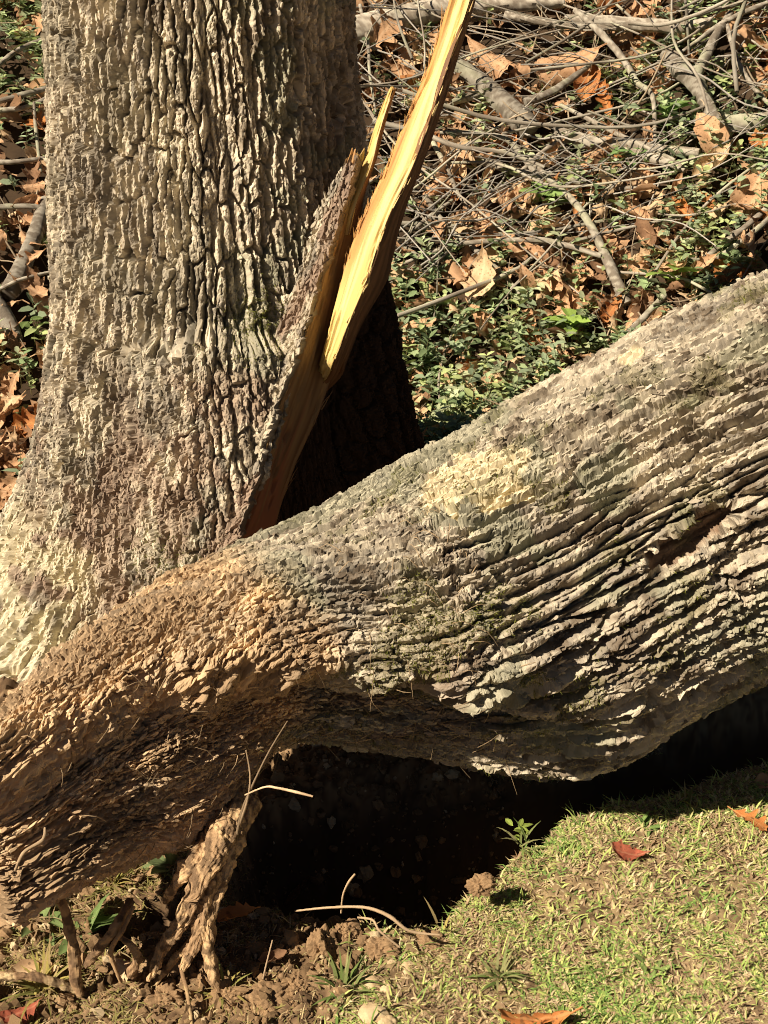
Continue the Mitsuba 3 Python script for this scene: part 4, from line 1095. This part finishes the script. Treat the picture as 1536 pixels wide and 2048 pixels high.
add('lawn_grass', (v, f), 'mat_plant', 'short yellow green lawn turf right of the pit', 'grass', kind='stuff', color=c)
v, f, c = join([blades(52000, on_soil, 3, (.008, .032), (.0010, .0028), [C(.36, .27, .15), C(.20, .135, .075), C(.46, .37, .21), C(.26, .24, .09)], .35)])
add('dry_straw', (v, f), 'mat_plant', 'bits of dry straw and dead grass on the dug soil', 'straw', kind='stuff', color=c)


def tuft(p, n, L, pal, label, seed, spread=1.0):
    r = np.random.default_rng(seed)
    bl = []
    for k in range(n):
        yaw = r.uniform(0, 6.28); l = L * r.uniform(.6, 1.1); w = r.uniform(.002, .0035)
        el = r.uniform(.35, 1.35)
        t = np.linspace(0, 1, 5); e = el - t * r.uniform(.3, 1.3) * spread
        x = np.cumsum(np.cos(e)) * l / 5; z = np.cumsum(np.sin(e)) * l / 5
        ww = w * np.array([.8, 1, .8, .5, .06])
        s_ = np.array([-math.sin(yaw), math.cos(yaw), 0])
        c0 = p + r.normal(0, .006, 3) * [1, 1, 0] + np.stack([x * math.cos(yaw), x * math.sin(yaw), z], 1)
        V = np.stack([c0 - ww[:, None] * s_, c0 + ww[:, None] * s_], 1).reshape(-1, 3)
        bl.append((V, grid_faces(5, 2), pal[int(r.integers(len(pal)))] * r.uniform(.8, 1.2)))
    v, f, c = join(bl)
    add('grass_tuft', (v, f), 'mat_plant', label, 'grass tuft', color=c)
GT = [C(.14, .20, .06), C(.20, .24, .09), C(.28, .28, .13)]
DT = [C(.36, .31, .10), C(.32, .25, .12), C(.22, .22, .07)]
for u, v, n, L, pal, lab in [(690, 1985, 34, .07, GT, 'green grass tuft on the dug soil below the pit'), (85, 1995, 60, .09, DT, 'dry yellow grass tuft at the bottom left'),
                             (1045, 1700, 10, .07, GT, 'few tall blades of grass at the lawn edge over the pit'), (1365, 1610, 8, .07, DT, 'yellow upright grass blade at the far lawn edge'),
                             (1000, 1960, 30, .07, GT, 'pale grass tuft near the bottom of the lawn'), (225, 1775, 40, .085, DT, 'hanging dry grass tuft below the fallen trunk'),
                             (880, 1865, 6, .06, DT, 'thin pale blades at the corner of the lawn and the pit'), (20, 25, 50, .22, GT, 'grey green grass tuft in the top left corner'),
                             (450, 1990, 30, .06, DT, 'small dry tuft on the soil left of the pit')]:
    tuft(on_ground(u, v, 0), n, L, pal, lab, u)

# ------------------------------------------------------------------ soil clods, stones
def lump(p, r3, seed, sub=2, rough=.35):
    m = trimesh.creation.icosphere(subdivisions=sub)
    v = np.array(m.vertices)
    q = v * 1.6 + seed * 3.1
    k = 1 + rough * 2 * (f2(q[:, 0] + q[:, 2] * .7, q[:, 1] - q[:, 2] * .6, 3, seed) - .5) + rough * .5 * (n2(q[:, 0] * 5, q[:, 1] * 5 + q[:, 2] * 4, seed + 1) - .5)
    return v * k[:, None] * np.asarray(r3) + p, np.array(m.faces)

bulk = []
r = np.random.default_rng(11)
k = 0
qx, qy = r.uniform(-.95, .75, 40000), r.uniform(1.46, 2.5, 40000)
ok = r.random(40000) >= np.minimum(1, lawn_mask(qx, qy) * 1.4)
qx, qy = qx[ok][:7500], qy[ok][:7500]
for x, y, z in zip(qx, qy, gz(qx, qy)):
    s_ = r.choice([.003, .005, .008, .014], p=[.62, .28, .085, .015]) * r.uniform(.7, 1.3)
    v, f = lump(np.array([x, y, z + s_ * .35]), s_ * r.uniform(.6, 1.5, 3), int(r.integers(9999)), 1 if s_ > .006 else 0, .95)
    c = C(.22, .145, .08) * r.uniform(.5, 1.3) if r.random() < .90 else C(.48, .38, .24) * r.uniform(.8, 1.1)
    bulk.append((v, f, c))
v, f, c = join(bulk)
add('soil_crumbs', (v, f), 'mat_soil', smooth=False, label='loose crumbs of soil and small wood chips on the dug ground', cat='soil', kind='stuff', color=c)
for u, v, sx, sz, lift, lab in [(690, 1880, 30, 34, .0, 'tall crumbly soil clod on the rim of the pit'), (645, 1905, 26, 40, .0, 'split soil clod left of the tall one on the pit rim'), (595, 1985, 36, 24, .0, 'low soil clod at the left foot of the pit rim'),
                                (420, 1960, 30, 30, .0, 'soil clod under the orange root'), (455, 2000, 34, 26, .0, 'broad soil clod left of the pit'), (960, 1775, 26, 20, .06, 'dark clod hanging at the lawn edge over the pit'),
                                (760, 1905, 34, 22, .0, 'crumbly clod on the pit rim beside the lawn'), (535, 2005, 40, 22, .0, 'wide clod at the bottom left of the pit'), (330, 2000, 36, 22, 0, 'brown clod at the bottom left'),
                                (860, 1885, 24, 16, 0, 'small clod at the lawn corner')]:
    p = on_ground(u, v, lift); sc = project(p)[2] / FPX
    m = lump(p + [0, 0, sz * sc * .3], np.array([sx, sx * .9, sz]) * sc, u, 4, .55)
    col = lerp(C(.30, .20, .11) * np.ones((len(m[0]), 3)), C(.18, .115, .065), f2(m[0][:, 0] * 90, m[0][:, 2] * 90, 3, u))
    add('soil_clod', m, 'mat_soil', lab, 'soil clod', color=col, smooth=False)
for u, v, sx, sz, lab in [(748, 2030, 32, 20, 'largest cream stone at the bottom below the pit'), (738, 1962, 24, 9, 'flat cream stone chip on the soil below the pit'), (783, 1928, 10, 8, 'small round cream pebble on the soil'),
                          (815, 1946, 11, 9, 'second small pale pebble near the lawn corner'), (775, 2046, 20, 14, 'cream stone at the bottom edge'), (815, 1930, 12, 8, 'tan pebble beside the lawn'), (775, 1980, 14, 12, 'brownish stone beside the grass tuft')]:
    p = on_ground(u, v, .004); sc = project(p)[2] / FPX
    m = lump(p, np.array([sx, sx * .8, sz]) * sc, u + 5, 3, .3)
    col = lerp(C(.55, .44, .28) * np.ones((len(m[0]), 3)), C(.38, .27, .15), f2(m[0][:, 0] * 120, m[0][:, 1] * 120, 3, u))
    add('stone', m, 'mat_soil', lab, 'stone', color=col)

# ------------------------------------------------------------------ roots of the fallen trunk
def root(pts, rpx, name='root', parent=log, a=C(.36, .24, .13), b=C(.22, .14, .08), sides=18, rough=.35, label=None, cat=None, crumbly=0):
    P = np.array([at_d(*p) for p in pts]); sc = project(P)[2].mean() / FPX
    seed = len(scene)
    m = tube(P, np.array(rpx) * sc, sides, n=(34 if crumbly else 12) * len(P), rough=rough, seed=seed)
    q = m[0]
    if crumbly:
        tm = trimesh.Trimesh(m[0], m[1], process=False)
        h = meshkit.fbm(q * [140, 140, 50], 4, seed) - .5 + .8 * (np.abs(meshkit.fbm(q * [55, 55, 14], 3, seed + 1) - .5) * 4 - .5)
        q = q + tm.vertex_normals * (crumbly * 1.6 * h)[:, None]
        m = (q, m[1])
    c = lerp(a * np.ones((len(q), 3)), b, sm(.4, .65, f2(q[:, 0] * 60 + q[:, 1] * 40, q[:, 2] * 30, 3, seed)))
    if crumbly: c = lerp(c, C(.10, .065, .04), .8 * sm(.5, .6, meshkit.fbm(q * 70, 4, seed + 3)))
    return add(name, m, 'mat_bark', parent=parent, color=c, label=label, cat=cat, smooth=not crumbly)
for pts, rp in (([(480, 1585, 2.37), (452, 1650, 2.28), (430, 1710, 2.24), (400, 1760, 2.23), (372, 1830, 2.26), (330, 1890, 2.30), (300, 1960, 2.33)], [36, 33, 27, 20, 17, 14, 6]),
                ([(440, 1600, 2.36), (420, 1680, 2.28), (385, 1730, 2.25), (350, 1770, 2.26), (330, 1800, 2.30)], [30, 24, 17, 12, 6]),
                ([(500, 1600, 2.36), (468, 1690, 2.27), (440, 1770, 2.25), (418, 1850, 2.27), (420, 1925, 2.30), (440, 1990, 2.33)], [20, 17, 15, 16, 12, 6]),
                ([(430, 1740, 2.24), (412, 1800, 2.25), (398, 1870, 2.28), (365, 1940, 2.31)], [16, 18, 17, 8])):
    root(pts, rp, sides=90, rough=.45, crumbly=.0045, a=C(.52, .36, .20), b=C(.30, .20, .115), label='thick orange brown root reaching down from the fallen trunk')
root([(120, 1790, 2.28), (133, 1840, 2.30), (145, 1890, 2.31), (150, 1950, 2.34), (160, 1990, 2.36)], [10, 10, 11, 12, 9], crumbly=.0016)
root([(262, 1800, 2.30), (238, 1845, 2.28), (205, 1890, 2.29), (172, 1928, 2.33)], [9, 10, 11, 9], crumbly=.0016)
root([(268, 1812, 2.27), (245, 1860, 2.27), (222, 1900, 2.29), (230, 1935, 2.31), (242, 1965, 2.33)], [4, 5, 5, 4, 4])
root([(235, 1872, 2.29), (262, 1890, 2.28), (275, 1915, 2.29), (262, 1950, 2.33)], [5, 8, 10, 12], crumbly=.0016)
root([(405, 1840, 2.30), (380, 1885, 2.30), (345, 1925, 2.33), (310, 1970, 2.36)], [7, 9, 8, 4], a=C(.46, .33, .18), crumbly=.0016)
root([(-20, 1962, 2.36), (30, 1952, 2.35), (80, 1956, 2.35), (130, 1972, 2.36), (180, 1992, 2.37)], [7, 8, 8, 8, 5], a=C(.46, .35, .20), crumbly=.0016)
root([(360, 1930, 2.32), (372, 1975, 2.31), (380, 2020, 2.30), (384, 2060, 2.3)], [4, 4, 4, 3], a=C(.42, .30, .16))
for pts, rp, lab, pal in [
        ([(470, 1690, 2.27), (485, 1620, 2.22), (510, 1560, 2.18), (540, 1500, 2.16), (575, 1442, 2.14)], [4, 3, 2.2, 2, 1], 'thin dark root hair rising in front of the fallen trunk', .55),
        ([(490, 1590, 2.2), (530, 1574, 2.16), (555, 1576, 2.15), (592, 1584, 2.14), (626, 1593, 2.14)], [1.5, 2, 2.6, 3, 2], 'bright pale twig sticking out over the dark pit', 1.9),
        ([(475, 1660, 2.25), (495, 1600, 2.2), (500, 1550, 2.18), (492, 1500, 2.17)], [3, 2.5, 2, 1.5], 'short thin root hair left of the long one', .9),
        ([(682, 1826, 2.35), (686, 1790, 2.33), (697, 1765, 2.32), (710, 1748, 2.31)], [2, 2, 2.5, 2], 'upright thin stalk on the rim of the pit', 1.5),
        ([(590, 1822, 2.36), (660, 1815, 2.34), (730, 1815, 2.33), (778, 1832, 2.33), (820, 1862, 2.34), (880, 1870, 2.35)], [2, 2.5, 3, 4, 3, 2], 'thin pale root arching over the pit rim', 1.3),
        ([(465, 1945, 2.38), (520, 1955, 2.37), (580, 1978, 2.36), (650, 1992, 2.36), (700, 2012, 2.36)], [2, 3, 4, 4, 2], 'pale rootlet lying over the soil left of the green tuft', 1.3),
        ([(30, 1742, 2.06), (48, 1705, 2.05), (85, 1680, 2.04), (90, 1655, 2.05)], [3, 4, 4, 2], 'bent rootlet on the shaded side of the fallen trunk', 1.0),
        ([(545, 1880, 2.33), (530, 1940, 2.34), (520, 1990, 2.36)], [1.5, 2, 2], 'fine rootlet hanging down the pit wall', 1.0),
        ([(715, 1835, 2.34), (745, 1840, 2.33), (760, 1862, 2.33), (800, 1895, 2.34)], [2, 2.5, 2.5, 2], 'short crooked rootlet on the pit rim', 1.3)]:
    root(pts, rp, 'rootlet', None, a=C(.34, .25, .16) * pal, b=C(.26, .19, .12) * pal, sides=6, rough=.15, label=lab, cat='root')
bulk = []
r = np.random.default_rng(21)
for k in range(420):                                   # fibres in the crust of the root end and on the pit wall
    i = int(r.integers(30, 400)); p = r.uniform(-1.3, .7)
    j = int(np.argmin(np.abs(PL - p)))
    p0 = V_LOG[i, j]; n0 = N_LOG[i, j]
    L = r.uniform(.015, .06)
    d = r.normal(0, 1, 3); d -= (d @ n0) * n0 * .8; d /= np.linalg.norm(d)
    m = tube([p0 - n0 * .002, p0 + d * L * .5 + n0 * L * .22, p0 + d * L + n0 * L * .08 - [0, 0, .3 * L]], [.0009, .0004], 3, n=5)
    bulk.append((m[0], m[1], C(.34, .25, .15) * r.uniform(.5, 1.3)))
v, f, c = join(bulk)
add('root_fibre', (v, f), 'mat_bark', parent=log, kind='stuff', color=c)
